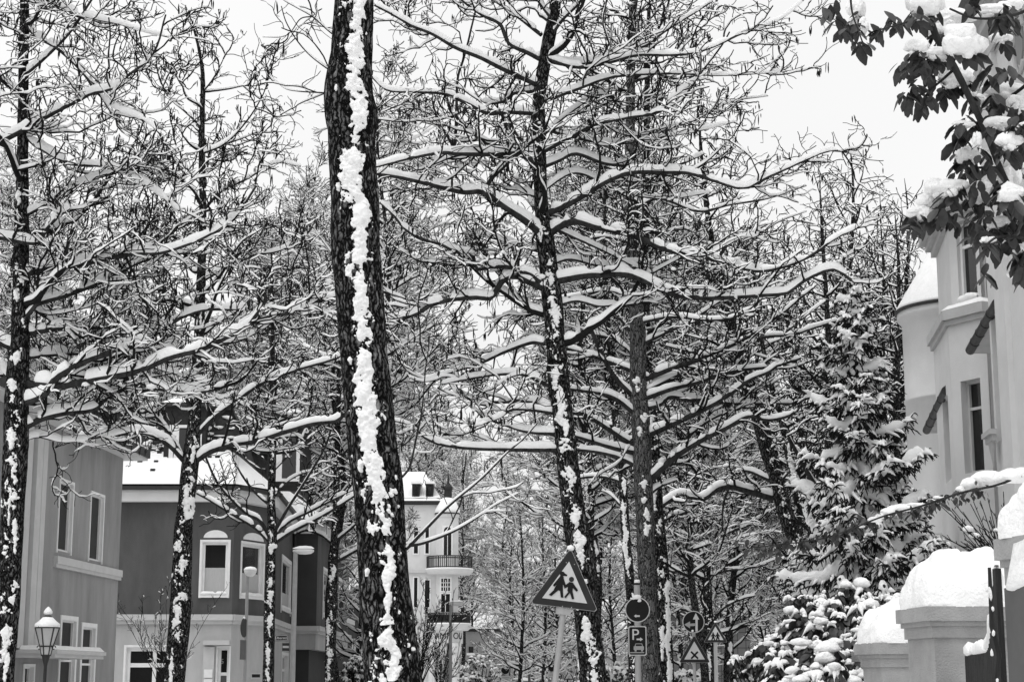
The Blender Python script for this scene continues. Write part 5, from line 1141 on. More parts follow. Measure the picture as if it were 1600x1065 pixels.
T2 = [([(293,728),(278,698),(259,668),(244,649),(218,634),(199,615),(180,590)], 5, 2.5), ([(288,720),(263,694),(233,677),(207,675),(180,679),(150,675),(128,680),(110,664)], 5, 3, -.8),
 ([(300,722),(312,716),(327,706),(357,696),(398,689),(443,675),(488,662),(526,657),(537,645)], 5.5, 4, -1.2), ([(311,676),(338,649),(368,627),(394,608),(421,593),(469,576),(526,559),(560,540)], 4.5, 2.2, -.6),
 ([(302,650),(285,610),(262,585),(230,570),(190,560)], 4, 1.5), ([(310,560),(340,540),(380,530),(430,500),(470,470)], 3.5, 1.5), ([(312,500),(280,480),(240,470),(190,475)], 3.5, 1.5), ([(314,440),(350,420),(395,400),(440,390),(490,360)], 3.5, 1.3),
 ([(316,390),(280,370),(240,365),(200,340)], 3, 1.3), ([(317,330),(345,300),(385,280),(430,255),(470,260)], 3, 1.2), ([(316,290),(290,262),(260,245),(230,225)], 3, 1), ([(316,240),(350,225),(385,190),(410,150),(420,120)], 2.6, .9), ([(316,200),(290,175),(262,150),(245,110)], 2.4, .8), ([(312,150),(335,120),(355,80)], 2, .7), ([(368,627),(400,640),(440,645),(470,660)], 2.4, 1)]
T3 = [([(422,846),(399,824),(359,800),(330,782),(308,770)], 4, 2.6), ([(420,836),(405,812),(383,800),(351,768),(335,745),(322,715)], 3.6, 1.8), ([(428,848),(459,828),(499,808),(535,786),(560,770)], 4, 2.6), ([(427,838),(450,815),(480,800),(520,780),(568,758)], 3.6, 2.4),
 ([(428,832),(451,792),(479,748),(507,700),(520,660)], 3.2, 1.4), ([(423,790),(400,770),(380,745),(366,720)], 3, 1.4), ([(425,780),(445,755),(470,740),(500,735)], 2.8, 1.3), ([(426,740),(410,715),(385,700),(360,690)], 2.8, 1.2), ([(427,735),(450,712),(475,690),(500,670)], 2.6, 1.1), ([(427,690),(405,665),(380,650)], 2.4, 1), ([(427,670),(450,640),(480,620)], 2.4, 1), ([(426,620),(405,590),(390,560)], 2, .8), ([(426,600),(445,570),(465,540)], 2, .8), ([(425,540),(410,500),(400,470)], 1.6, .7), ([(425,520),(440,490),(450,460)], 1.6, .7)]
T4 = [([(521,850),(503,836),(479,828),(460,835)], 3.4, 2), ([(523,846),(545,828),(560,815),(585,800)], 3, 1.4), ([(525,878),(545,866),(572,852),(600,845)], 3.2, 2), ([(524,800),(505,780),(485,765)], 2.6, 1.2), ([(525,780),(548,755),(575,740)], 2.6, 1.2), ([(526,740),(505,715),(480,700)], 2.4, 1.1), ([(527,720),(550,695),(580,680)], 2.4, 1), ([(528,680),(508,655),(490,640)], 2, .9), ([(529,660),(550,630),(570,610)], 2, .9)]
T6 = [([(862,440),(880,437),(911,431),(942,429),(975,428),(1003,436),(1038,454),(1073,464),(1125,465),(1189,461),(1231,457),(1253,440),(1294,421),(1315,425),(1330,438)], 7.2, 3, -1.4),
 ([(858,455),(819,437),(804,431),(785,439),(767,465),(745,464),(710,467),(673,476),(654,488),(601,508),(560,520)], 6.5, 3, -.8), ([(853,450),(830,430),(810,424),(804,418),(770,416),(744,420),(738,399),(710,392),(688,381),(658,373),(631,356),(613,334),(593,316)], 5.5, 2.2, -1.0), ([(809,424),(808,412),(806,398)], 5, 4.5, 0),
 ([(856,376),(826,349),(788,323),(754,300),(724,300),(683,291),(630,278),(581,270)], 8, 3, -1.0), ([(754,302),(769,278),(796,252),(816,232),(818,222),(803,203),(790,161),(792,143),(807,120)], 4.5, 1.6, .4),
 ([(844,256),(807,240),(773,241),(713,240),(690,238),(640,247),(581,262)], 6, 2.4, -1.4), ([(709,240),(713,188),(715,124),(726,86),(747,0),(752,-40)], 3.4, 1.4, .2), ([(712,238),(700,215),(680,180),(670,165)], 2.6, 1.2),
 ([(858,366),(880,350),(906,346),(925,353),(963,361),(1000,372),(1045,391),(1083,398),(1122,406),(1178,423),(1227,416),(1272,397),(1302,374),(1343,354)], 7.5, 1.8, -1.6), ([(1122,406),(1132,388),(1150,375),(1180,368)], 3, 1.5),
 ([(849,336),(888,319),(925,297),(955,280),(989,269),(1038,269),(1075,270),(1109,280),(1150,293),(1169,293),(1196,278),(1226,265),(1263,248),(1301,235),(1350,245)], 6.5, 1.5, -1.0),
 ([(845,262),(870,252),(899,240),(944,255),(981,259),(1030,263),(1060,258),(1100,240)], 5, 2, .8), ([(846,92),(888,101),(925,98),(963,86),(1008,71),(1038,49),(1075,26),(1113,2)], 5, 2.4), ([(846,88),(900,105),(950,98),(996,86),(1045,86),(1083,83),(1120,71),(1158,53),(1196,41),(1226,26),(1256,0)], 4.6, 1.2, -1.5),
 ([(843,215),(880,184),(910,162),(936,147),(965,140)], 4, 1.8, .6), ([(843,240),(890,215),(929,195),(981,184),(1030,175),(1049,154),(1083,128),(1105,101),(1128,71),(1140,50)], 4.6, 1.4, -.8),
 ([(843,135),(829,128),(788,109),(750,90),(713,75),(675,53),(645,41),(612,22),(585,8)], 5.5, 2.4, -1), ([(843,92),(826,83),(796,68),(781,38),(758,26),(735,11),(713,-8)], 5, 2.6), ([(843,178),(792,175),(762,177),(728,161),(690,146),(619,143),(600,138),(581,120)], 5, 2, -1.2), ([(842,140),(829,143),(803,146),(788,158),(762,161),(740,150)], 4.5, 2, .8),
 ([(857,602),(819,585),(774,585),(730,592),(690,600)], 4.2, 2), ([(851,537),(830,535),(785,551),(755,565),(710,580),(673,591),(640,596)], 4.2, 1.8), ([(860,640),(834,628),(778,628),(755,632),(718,615),(703,600),(690,575)], 4.2, 1.8), ([(864,645),(830,640),(800,640),(778,653),(740,665)], 3.8, 1.6), ([(868,677),(823,674),(778,660),(750,650)], 4, 1.8), ([(872,702),(823,702),(740,700),(691,694),(661,681),(648,662)], 5, 2.6, -.8),
 ([(855,415),(890,405),(940,415),(1000,410),(1050,420)], 3.6, 1.6, 1.4), ([(850,395),(815,385),(770,372),(720,365)], 3.4, 1.5, 1.4), ([(850,350),(900,372),(950,395),(1010,425),(1050,440)], 3.4, 1.4, .8), ([(846,310),(800,292),(750,255),(700,265)], 3, 1.4, 1.5), ([(858,60),(880,30),(905,5),(930,-30)], 4, 2), ([(862,30),(840,0),(820,-40)], 3.4, 1.6), ([(845,200),(900,215),(960,225),(1030,215),(1090,205),(1150,190)], 4, 1.2, .6), ([(846,160),(900,140),(960,120),(1050,115),(1130,118),(1230,112)], 4, 1, -.6), ([(845,300),(900,270),(970,300),(1040,310),(1110,300)], 3.4, 1.3, 1.2), ([(862,480),(900,470),(940,478),(980,470)], 3.6, 2), ([(846,55),(800,20),(740,-20)], 4, 2)]
T7 = [([(990,580),(936,559),(887,544),(860,538)], 5, 2.6), ([(994,624),(958,585),(936,544),(922,510),(916,492)], 5.2, 3.4, -.6), ([(992,638),(943,612),(898,589),(883,572)], 5.5, 2.6), ([(994,648),(954,619),(894,608),(870,604)], 5, 2.4), ([(996,700),(958,675),(917,649),(894,645),(866,640)], 6, 2.8), ([(996,708),(954,698),(905,683),(880,676)], 5.5, 2.8), ([(1000,730),(970,715),(936,706),(905,702)], 6, 3),
 ([(1008,592),(1050,575),(1080,566),(1110,553),(1155,534),(1178,521),(1200,504),(1223,489),(1245,470),(1270,450)], 6, 2, -.8), ([(1008,612),(1058,587),(1110,564),(1163,540),(1197,526),(1238,523),(1268,513),(1310,500)], 5.6, 2, .4), ([(1008,622),(1050,607),(1088,598),(1125,585),(1163,577),(1208,572),(1250,560)], 5.2, 2.4, -.6), ([(1010,638),(1030,632),(1046,620),(1080,624),(1118,624),(1140,630),(1182,630),(1238,630)], 5, 2.4, .8), ([(1012,680),(1065,656),(1110,634),(1144,613),(1170,594),(1200,581),(1215,570)], 6.5, 3, -.8), ([(1016,748),(1058,711),(1095,688),(1133,669),(1170,650),(1200,656),(1230,650),(1242,643)], 7, 3, -1.0), ([(1030,728),(1062,703),(1080,677),(1110,655),(1144,641),(1180,635)], 5, 2.2, .6), ([(1016,770),(1030,760),(1055,750)], 4, 2),
 ([(985,516),(956,481),(941,451),(925,430)], 3.4, 2), ([(997,540),(1040,520),(1080,500),(1140,460)], 4, 1.6), ([(993,470),(950,455),(900,462),(860,470)], 4, 1.6), ([(990,430),(1030,410),(1080,400),(1140,380),(1200,350)], 4, 1.4), ([(988,380),(940,370),(900,380)], 3.4, 1.4), ([(986,330),(1030,310),(1090,330),(1140,320),(1200,310),(1260,290)], 3.6, 1.2), ([(985,280),(950,262),(910,250)], 3, 1.2), ([(985,230),(1030,200),(1080,190),(1140,160),(1200,150)], 3.2, 1), ([(985,180),(950,150),(915,120)], 3, 1.1), ([(985,130),(1030,110),(1080,60),(1120,20)], 3, 1), ([(986,90),(955,60),(920,40)], 2.6, 1), ([(988,30),(1020,0),(1060,-20)], 2.6, 1), ([(996,505),(1050,495),(1110,500),(1160,490),(1220,440)], 3.6, 1.5), ([(997,560),(960,530),(920,520),(870,500)], 3.4, 1.4)]
T10 = [([(1207,778),(1159,764),(1139,760),(1119,764),(1095,780),(1063,774),(1036,788),(1020,805)], 6.5, 4.5, -1.2), ([(1203,750),(1171,736),(1151,738),(1143,748),(1138,770)], 4, 2), ([(1199,708),(1215,690),(1243,692),(1260,690),(1278,694)], 4, 2.4, -.6), ([(1182,656),(1200,652),(1235,648),(1255,640)], 4, 2, -.4), ([(1095,780),(1070,800),(1045,808),(1030,825)], 4, 2.4, -.3), ([(1168,580),(1130,560),(1080,550),(1040,540)], 4, 1.8), ([(1160,560),(1200,540),(1250,500),(1290,470)], 4, 1.6), ([(1140,500),(1100,470),(1060,450)], 3.4, 1.4), ([(1135,480),(1180,450),(1230,420),(1280,390)], 3.4, 1.3), ([(1120,420),(1160,390),(1210,350),(1260,330)], 3, 1.1), ([(1110,360),(1070,330),(1040,300)], 2.6, 1), ([(1205,770),(1230,740),(1250,720)], 3.4, 1.6), ([(1100,310),(1140,290),(1190,250)], 2.4, .9), ([(1139,760),(1130,790),(1128,830)], 2.6, 1.2)]
T5L = [([(531,62),(514,49),(488,26),(462,11),(443,0),(420,-20)], 2.0, .9), ([(531,118),(514,109),(484,86),(462,60),(447,34),(440,10)], 2.0, .9), ([(524,146),(503,145),(469,143),(447,139),(432,128),(418,118)], 1.7, .8), ([(628,858),(636,856),(671,820),(703,788),(751,748),(791,708),(819,684),(840,660)], 3.6, 1.2), ([(628,852),(659,848),(703,832),(739,812),(775,788),(810,770)], 3.8, 1.2), ([(628,745),(640,728),(651,680),(659,640),(665,580),(672,520)], 2.2, .8), ([(739,812),(760,800),(790,798)], 1.6, .8), ([(488,26),(470,30),(455,50),(440,58),(410,58)], 1.3, .7), ([(462,60),(450,70),(430,80)], 1.2, .6)]
# ---- the big trunk close to the camera
big = [(614,1065,45),(609,999,43),(601,919,40),(596,840,38),(592,760,38.5),(584,705,37.5),(577,640,37),(569,555,35),(560,440,36),(556,398,37),(553,300,36),(549,225,36),(550,188,41),(544,143,37),(549,75,31.5),(553,0,30),(555,-80,29),(556,-250,25),(556,-420,20),(556,-700,12),(556,-1000,4)]
bstrip = [(538,-60,10),(538,0,11),(540,56,13),(535,109,15),(529,160,17),(536,200,17),(540,216,12),(541,226,1),(543,236,3),(546,250,16),(556,285,24),(552,305,17),(543,330,17),(545,376,15),(547,400,11),(554,440,12),(561,490,14),(566,560,15),(576,620,19),(584,680,19),(590,740,19),(590,800,15),(589,850,14),(590,900,15),(592,918,6),(595,925,4),(598,945,7),(601,958,2),(600,972,1),(607,982,17),(612,1000,16),(608,1020,13),(610,1042,17),(611,1060,8),(612,1070,0)]
BIG = tree('big_trunk_tree', 'thick rough barked trunk standing closest to the camera with a long plastered strip of snow', big, 14, T5L, 5, amp=.013, bark='bark_plated', fleck=1.95, strip=bstrip, nrand=0, density=.42, tw=.0032, cat_p=.02, ridge=15., face_n=110, snow_amt=.55, group='street trees under snow', limb_dep=.3, patches=[(560,150,3,6),(600,300,2,6),(625,780,5,9),(600,560,4,5),(630,900,3,5),(615,730,4,8)])
# ---- the other near trees
tree('street_tree', 'spreading tree at the left edge with long level limbs heaped with snow', [(4,1065,17),(12,950,17),(18,840,17),(24,700,19),(27,593,17),(32,518,14),(33,400,12),(34,330,10),(36,200,8),(38,20,7),(40,-150,5),(40,-350,2)], 22, T1, 11, nrand=11, lr=(1.2, 3.2), zr=(.45, .99), density=.84, snow_amt=1.25, l2up=.06, patches=[(20,725,8,20),(8,840,5,20),(25,690,6,14),(15,780,5,10),(3,920,8,14),(30,600,6,8),(28,560,6,9),(5,1000,6,20)], rand_patch=6)
tree('street_tree', 'slender tree before the dark corner house, its top clear against the sky', [(272,1065,17),(281,959,16),(286,840,14.5),(291,790,12.5),(298,720,13),(305,640,9.5),(312,500,7.5),(317,338,5.5),(315,225,4.5),(317,131,3.4),(312,83,2.2),(299,30,1)], 34, T2, 12, nrand=20, zr=(.48, .985), lr=(1.4, 2.8), density=.80, snow_amt=1.2, l2min=.2, l2up=.10, tw=.0075, cat_p=.16, patches=[(285,795,12,14),(288,755,6,8),(290,852,6,6),(280,880,4,12),(279,945,9,18),(283,975,6,8),(296,700,7,16)], rand_patch=5)
tree('street_tree', 'young forked tree in front of the corner house windows, branches in a wide V', [(419,1065,9),(421,959,8.5),(423,865,7.5),(426,845,8),(424,780,6),(427,680,5),(426,560,3.6),(425,440,2),(424,380,.8)], 46, T3, 13, nrand=10, zr=(.55, .97), lr=(1.0, 2.0), density=.52, l2min=.3, l2up=.12, tw=.009, cat_p=.08, patches=[(424,855,6,8),(420,885,5,6),(420,930,4,14),(418,975,4,14),(420,1020,4,14),(419,1050,4,9)], rand_patch=4, bark='bark')
tree('street_tree', 'fourth tree of the left row, thin dark trunk before the bay of the corner house', [(515,1065,8.5),(518,960,8),(520,880,7.5),(523,850,7),(525,800,5.5),(527,700,4.5),(529,600,3.2),(530,500,2),(530,440,.8)], 60, T4, 14, nrand=10, zr=(.55, .97), lr=(1.2, 2.4), density=.48, l2min=.25, l2up=.1, tw=.011, cat_p=.06, patches=[(522,985,5,16),(518,1020,4,12),(517,1050,4,10),(520,910,3,5)], rand_patch=4)
t6p = [(860,440,9,9),(864,490,9,14),(869,530,6,10),(866,470,7,7),(880,590,8,12),(878,632,6,18),(881,665,9,16),(890,690,7,10),(890,755,7,16),(897,806,8,10),(902,850,8,18),(906,880,6,10),(912,930,5,10),(922,975,7,14),(925,1000,8,16),(921,1025,9,12),(926,1055,8,14),(858,362,7,10)]
tree('street_tree', 'central tree behind the tilted children sign, forked at its limbs with snow along every arm', [(928,1065,20),(916,959,19),(902,840,18),(889,740,17),(878,640,16),(873,593,16),(864,480,15),(856,405,13.5),(852,376,14),(846,319,10.5),(843,220,10),(843,150,10),(858,60,9.5),(868,0,8.5),(872,-120,7),(870,-300,4),(868,-450,1.5)], 24, T6, 16, nrand=12, zr=(.36, .97), lr=(1.4, 3.0), density=.72, snow_amt=1.12, cat_p=.20, patches=t6p, tw=.0055)
t7p = [(995,655,5,6),(1004,672,5,6),(1005,758,6,8),(1006,785,4,4),(1006,818,5,16),(1007,830,6,9),(1000,600,6,9)]
tree('street_tree', 'smooth grey trunk right of centre behind the parking sign, limbs rising to both sides', [(1014,1065,14.5),(1010,880,13.5),(1005,760,14.5),(1000,650,14.5),(997,613,13.5),(996,512,12.5),(990,420,10),(985,300,8.5),(985,150,7.5),(988,40,6.5),(990,-60,5.5),(990,-250,3),(990,-400,1)], 30, T7, 17, bark='bark_smooth', amp=.006, fleck=3.2, nrand=12, zr=(.42, .97), lr=(1.2, 2.6), density=.62, tw=.0066, cat_p=.20, patches=t7p)
t8p = [(1024,652,4,8),(1027,770,5,10),(1026,925,6,16),(1030,970,6,12),(1028,985,7,12),(1036,1010,5,16),(1034,1045,6,18)]
tree('street_tree', 'dark snow flecked trunk pressed close behind the smooth grey one', [(1041,1065,13),(1034,900,11.5),(1026,800,10.5),(1021,700,9.5),(1015,620,8),(1010,540,7),(1008,400,6),(1010,250,5),(1012,100,4),(1014,0,2.5),(1015,-80,1)], 32.5, [], 18, nrand=16, zr=(.5, .97), lr=(1.2, 2.4), density=.5, tw=.007, cat_p=.12, patches=t8p, rand_patch=14)
tree('street_tree', 'thin leaning tree with a snowy streak between the central tree and the grey trunk', [(990,1065,8),(986,930,7.5),(978,840,7),(972,740,6.5),(965,690,6),(958,600,5),(950,500,4),(945,380,3),(945,260,1.6),(945,180,.7)], 42, [([(970,752),(945,745),(915,745),(890,752)], 3.5, 2), ([(963,690),(990,670),(1010,640)], 3, 1.4), ([(972,790),(950,770),(925,765)], 2.6, 1.2)], 19, nrand=16, zr=(.45, .97), lr=(1.0, 2.2), density=.6, tw=.0085, cat_p=.06, patches=[(976,800,4,16),(979,840,4,20),(984,880,4,14),(972,760,3,10),(985,860,4,16)], rand_patch=5)
tree('leaning_tree', 'dark tree leaning left beside the tall spruce, one long arching snowy limb', [(1308,1065,13),(1290,990,12),(1270,920,11.5),(1251,863,12),(1227,800,12.5),(1212,740,13),(1196,690,12.5),(1183,640,12),(1165,580,10),(1140,500,8),(1120,420,6),(1105,330,4),(1095,230,2.5),(1090,150,1)], 38, T10, 20, nrand=16, zr=(.45, .97), lr=(1.2, 2.4), density=.7, tw=.008, cat_p=.04, group='street trees under snow')
tree('leaning_tree', 'stem bent to the left beside the spruce, its upper side entirely white with snow', [(1310,930,8),(1290,870,8),(1270,825,7.5),(1255,780,7.5),(1243,748,7),(1234,715,6),(1222,660,5),(1205,600,4),(1190,530,3),(1180,450,2),(1178,400,1)], 36, [([(1300,800),(1280,768),(1263,740),(1248,712),(1230,680)], 6, 3), ([(1243,748),(1232,728),(1215,715)], 3, 1.5)], 21, nrand=8, zr=(.4, .97), lr=(.8, 1.8), density=.6, tw=.0075, cat_p=.0, strip=[(1300,900,5),(1290,870,8),(1270,825,8),(1255,780,8),(1243,748,7),(1235,715,4),(1222,680,0)])
tree('street_tree', 'far bushy tree just behind the small children sign, twiggy from low down', [(1108,1065,8),(1106,960,7.5),(1104,880,6.5),(1102,800,5.5),(1098,700,4),(1095,600,3),(1092,500,1.8),(1090,440,.7)], 56, [([(1103,905),(1075,890),(1050,892),(1030,878)], 3, 1.6), ([(1103,870),(1080,845),(1060,800),(1055,790)], 3, 1.6), ([(1100,860),(1130,835),(1170,820),(1200,800),(1220,790)], 3.2, 1.6), ([(1105,960),(1080,955),(1055,948),(1035,950)], 4, 2), ([(1106,985),(1130,950),(1160,935),(1180,930)], 3, 1.6), ([(1100,770),(1070,745),(1040,740)], 2.6, 1.2), ([(1100,760),(1135,740),(1170,745)], 2.6, 1.2), ([(1104,900),(1140,890),(1180,885),(1220,870)], 2.8, 1.2)], 22, nrand=26, zr=(.18, .97), lr=(1.4, 3.0), density=.6, tw=.011, cat_p=.02, rand_patch=6)
# ---- prototypes for the trees farther off: one of each kind, copied with its parts
def far_tree(name, label, seed, h, r0, n1, lr, zr, up, droop=False, tw=.010, dens=.55, snow=1.0, group='bare trees farther down the street'):
    rng = np.random.RandomState(seed); K = 40; z = np.linspace(0, h, K); C = np.stack([.12*h*.1*np.sin(z*.7+seed), .1*np.cos(z*.6+seed), z], 1); R = r0*(1-z/h)**.8+.008
    t = thing(name, label, 'tree', (0, 0, 0), group); V, F = bark_tube(C, R, 14, .01, seed); tr = mk('trunk', V, [F], 'bark', t)
    b = NB(); l_ = z
    for i in range(9):
        s_ = rng.uniform(.6, h*.45); r_ = np.interp(s_, z, R); q = stick_snow(C, R, [(s_-.3, 0, 0), (s_-.1, rng.uniform(-.4, .4)*r_, r_*.5), (s_+.2, 0, r_*.4), (s_+.35, 0, 0)], rng, du=.05, seed=i)
        if q: b.add(*q)
    b.build('snow', 'snow', tr)
    tt = zr[0]+(zr[1]-zr[0])*(np.arange(n1)+rng.rand(n1))/n1; i = np.minimum((tt*(K-1)).astype(int), K-2); az = np.arange(n1)*2.4+rng.normal(0, .3, n1)
    d = np.stack([np.cos(az), np.sin(az), rng.uniform(.1, .8, n1)], 1); d /= np.linalg.norm(d, axis=1, keepdims=True); q = (tt-zr[0])/(zr[1]-zr[0]); L_ = rng.uniform(*lr, n1)*(1-.7*q**1.5)
    P1, R1 = walk(C[i], d, L_, np.minimum(R[i]*.6, .02+.016*L_), .012, 12, .13, up, rng)
    P2, R2 = grow(P1, R1, .28/dens*.6, (.6, 1.8), rng, 7, .1, (30, 62), .18, -.10 if droop else .06, .55, .03, tw*1.2, .5)
    P3, R3 = grow(P2, R2, .22/dens*.6, (.3, .9), rng, 5, .1, (28, 65), .22, -.2 if droop else .05, .45, .014, tw, .6)
    P4, R4 = grow(P3, R3, .30/dens*.6, (.15, .45), rng, 4, .1, (28, 70), .22, -.2 if droop else .04, .4, .01, tw*.8, .7)
    cr, cs = NB(), NB()
    for Q, Rr, n in ((P1, R1, 5), (P2, R2, 4), (P3, R3, 3), (P4, R4, 3)): cr.add(*tubes(Q, Rr, n))
    cs.add(*snow_tubes(P1, R1, .026, 6, rng, snow)); cs.add(*snow_tubes(P2, R2, .018, 5, rng, snow)); k = rng.rand(len(P3)) < .85*snow; cs.add(*snow_tubes(P3[k], R3[k], .014, 4, rng, snow)); k = rng.rand(len(P4)) < .4*snow; cs.add(*snow_tubes(P4[k], R4[k], .010, 4, rng, snow))
    co = cr.build('crown', 'twig', t); cs.build('snow', 'snow', co); return t
protos = [far_tree('far_tree', 'bare upright tree farther down the street, twigs edged with snow', 31, 10.5, .11, 34, (1.6, 3.0), (.16, .97), .05, tw=.0085, snow=1.0),
          far_tree('far_tree', 'wide bare tree farther down the street, twigs edged with snow', 32, 11.5, .12, 40, (2.2, 4.2), (.2, .97), .07, tw=.0085, snow=1.0),
          far_tree('weeping_tree', 'tall tree with thin hanging twigs behind the top of the spruce', 33, 14.5, .18, 40, (1.8, 3.6), (.3, .98), .10, True, .0085, .6, .55)]
protos.append(far_tree('tall_tree', 'tall bare tree rising behind the near street trees', 34, 19.5, .15, 64, (2.2, 4.6), (.30, .98), .055, False, .0085, .85, 1.0, 'tall bare trees behind the street row')); protos.append(far_tree('tall_tree', 'tall bare tree rising behind the near street trees', 35, 17.5, .14, 60, (2.0, 4.2), (.30, .98), .075, False, .0085, .85, 1.0, 'tall bare trees behind the street row')); protos.append(far_tree('tall_tree', 'tall bare tree with its crown held high behind the big trunk', 36, 20.5, .15, 46, (2.2, 4.8), (.5, .985), .06, False, .0105, .62, 1.1, 'tall bare trees behind the street row'))
LBL = ['bare upright tree farther down the street, twigs edged with snow', 'wide bare tree farther down the street, twigs edged with snow', 'tall tree with thin hanging twigs behind the top of the spruce', 'tall bare tree rising behind the near street trees', 'tall bare tree rising behind the near street trees', 'tall bare tree with its crown held high behind the big trunk']
rs = random.Random(4); used = [False]*6
spots = [(815,72,0,.9),(850,84,0,1.0),(800,112,0,1.0),(832,122,1,1.0),(870,92,1,1.0),(940,100,1,1.1),(958,76,0,.9),(1010,105,1,1.1),(1060,72,0,1.0),(1075,92,1,1.1),(1140,66,1,.95),(1165,84,0,1.1),(1195,70,1,1.0),(1215,100,1,1.2),(1240,76,0,1.05),(1275,62,1,.9),(1290,90,1,1.2),(1330,74,1,1.1),(1390,82,1,1.2),
         (560,74,0,1.05),(480,78,1,1.15),(540,104,1,1.2),(440,92,1,1.15),(360,86,1,1.2),(250,88,1,1.2),(180,84,0,1.3),(100,92,1,1.2),(20,84,1,1.2),(672,175,1,1.5),(740,180,1,1.6),(800,150,1,1.1),(860,140,1,1.15),(930,132,1,1.15),(1000,138,1,1.2),(1120,124,1,1.2),(1180,130,1,1.2),(1250,126,1,1.25),(1330,120,1,1.2),
         (1310,54,2,1.16),(1350,60,2,1.32),(1400,56,2,1.2),(1440,64,2,1.38),(1255,58,2,1.15),(1375,70,2,1.4),(1425,54,2,1.1),
         (588,56,5,1.0),(455,96,5,1.38),(392,98,5,1.32),(521,61,5,.95),(480,100,5,1.42),(640,162,3,1.35),(690,166,4,1.45),(722,158,3,1.2),(668,170,4,1.6),(612,70,5,1.1),(600,92,5,1.3),(425,104,5,1.45),(575,66,5,.98),(905,74,5,1.15),(925,66,5,1.05),(790,150,4,1.2),(918,50,3,.86),(1012,52,3,.88),(1035,60,3,.95),(1092,50,4,.85),(1150,62,3,.9),(930,92,3,1.3),(1075,86,4,1.2),(470,88,3,1.15),(380,86,4,1.1),(240,92,4,1.1),(60,62,4,1.0),(-20,64,3,1.05),(330,98,3,1.1),(545,92,4,1.15),(150,88,3,1.15)]
for i, (u, Y, k, sc) in enumerate(spots):
    p = P(u, 1060, Y); o = protos[k] if not used[k] else copy_tree(protos[k]); used[k] = True
    o.location = (p[0], Y, 0); o.rotation_euler = (0, 0, rs.uniform(0, 6.28)); s_ = sc*rs.uniform(.95, 1.08); o.scale = (s_, s_, s_*rs.uniform(.95, 1.05)); o['label'] = LBL[k]
# ================================================================== spruce
def spruce(label, u, Y, v_top, rmax, seed, v_bot=960):
    rng = np.random.RandomState(seed); c = P(u, 1000, Y); zt = P(u, v_top, Y)[2]; t = thing('spruce_tree', label, 'spruce', (c[0], c[1], 0))
    C = np.stack([c[0]+.03*np.sin(np.linspace(0, 3, 30)), np.full(30, c[1]), np.linspace(0, zt, 30)], 1); R = np.linspace(.16, .012, 30)
    V, F = bark_tube(C, R, 12, .01, seed); mk('trunk', V, [F], 'bark', t)
    N = 104; q = (np.arange(N)+rng.rand(N))/N; z = zt*(.10+.895*q); az = np.arange(N)*2.39996+rng.normal(0, .3, N)
    L_ = (.10+rmax*np.clip((1-q)*1.25, 0, 1)**.85)*rng.uniform(.7, 1.2, N)
    slope = -.15-.35*(1-q)+.7*np.clip(q-.75, 0, 1)*4*.5+rng.normal(0, .12, N)
    K = 12; s = np.linspace(0, 1, K); Q = np.zeros((N, K, 3)); 
    Q[:, :, 0] = c[0]+np.cos(az)[:, None]*L_[:, None]*s; Q[:, :, 1] = c[1]+np.sin(az)[:, None]*L_[:, None]*s
    Q[:, :, 2] = z[:, None]+L_[:, None]*(slope[:, None]*s+.28*s**3-.10*np.sin(s*3)); R1 = .018*(1-s)[None]+.006+0*L_[:, None]
    nd, sn = NB(), NB(); nd.add(*tubes(Q, R1*1.0, 5))
    # side sprays hanging from each branch
    S1, SR = grow(Q, R1, .036, (.20, .50), rng, 6, .10, (36, 60), .10, -.13, .95, .02, .006, .8, .45, .6)
    S2, SR2 = grow(S1, SR, .048, (.08, .22), rng, 4, .1, (35, 75), .12, -.42, .5, .014, .006, .8, .3, .7)
    S1f = np.concatenate([smooth_path(x, 6)[None] for x in S1]) if False else S1
    nd.add(*tubes(S1, np.maximum(SR, .013)*np.array((1, 1.15, 1.1, 1, .8, .3))[None], 4)); nd.add(*tubes(S2, np.maximum(SR2, .012)*np.array((1, 1.1, .9, .3))[None], 3))
    # needles: short stiff blades standing off the sprays
    for A, cnt in ((S1, 16), (S2, 7)):
        idx = np.repeat(np.arange(len(A)), cnt); tt = rng.rand(len(idx)); p0, T, _ = sample(A, np.ones(A.shape[:2]), idx, tt); dv = rng.randn(len(idx), 3); dv /= np.linalg.norm(dv, axis=1, keepdims=True); dv = dv*.8+T*.7; dv /= np.linalg.norm(dv, axis=1, keepdims=True)
        l = rng.uniform(.02, .036, len(idx))[:, None]; sd = np.cross(dv, rng.randn(len(idx), 3)); sd /= np.linalg.norm(sd, axis=1, keepdims=True); w_ = .004
        V = np.stack([p0-sd*w_, p0+sd*w_, p0+dv*l], 1); nd.add(V.reshape(-1, 3), np.arange(len(idx)*3).reshape(-1, 3))
    nd.build('foliage', 'needle', t, smooth=False) if False else None
    fo = nd.build('foliage', 'needle', t, smooth=False)
    lf = rng.rand(N) < .92
    sn.add(*snow_tubes(np.stack([smooth_path(x, 26) for x in Q[lf]]), np.full((lf.sum(), 26), .03), .050, 8, rng, np.clip(.5+.6*L_[lf], .5, 1.2), .40, 1.35, seg=7))
    k = rng.rand(len(S1)) < .80; A = S1[k]; sn.add(*snow_tubes(A, np.maximum(SR[k], .016), .026, 6, rng, rng.uniform(.5, 1.2, k.sum())[:, None]*np.array((1, 1.1, 1, .8, .55, .2))[None], .4, 1.2, seg=10)); k = rng.rand(len(S2)) < .22; sn.add(*snow_tubes(S2[k], np.maximum(SR2[k], .014), .016, 5, rng, 1.0, .4, 1.2, seg=14))
    sn.build('snow', 'snow', fo)
spruce('tall dark spruce with drooping snow laden sprays, left of the pale villa', 1352, 28.5, 425, 1.5, 41)
spruce('small narrow spruce behind the tall one, close to the stair tower', 1432, 31, 760, .70, 43)
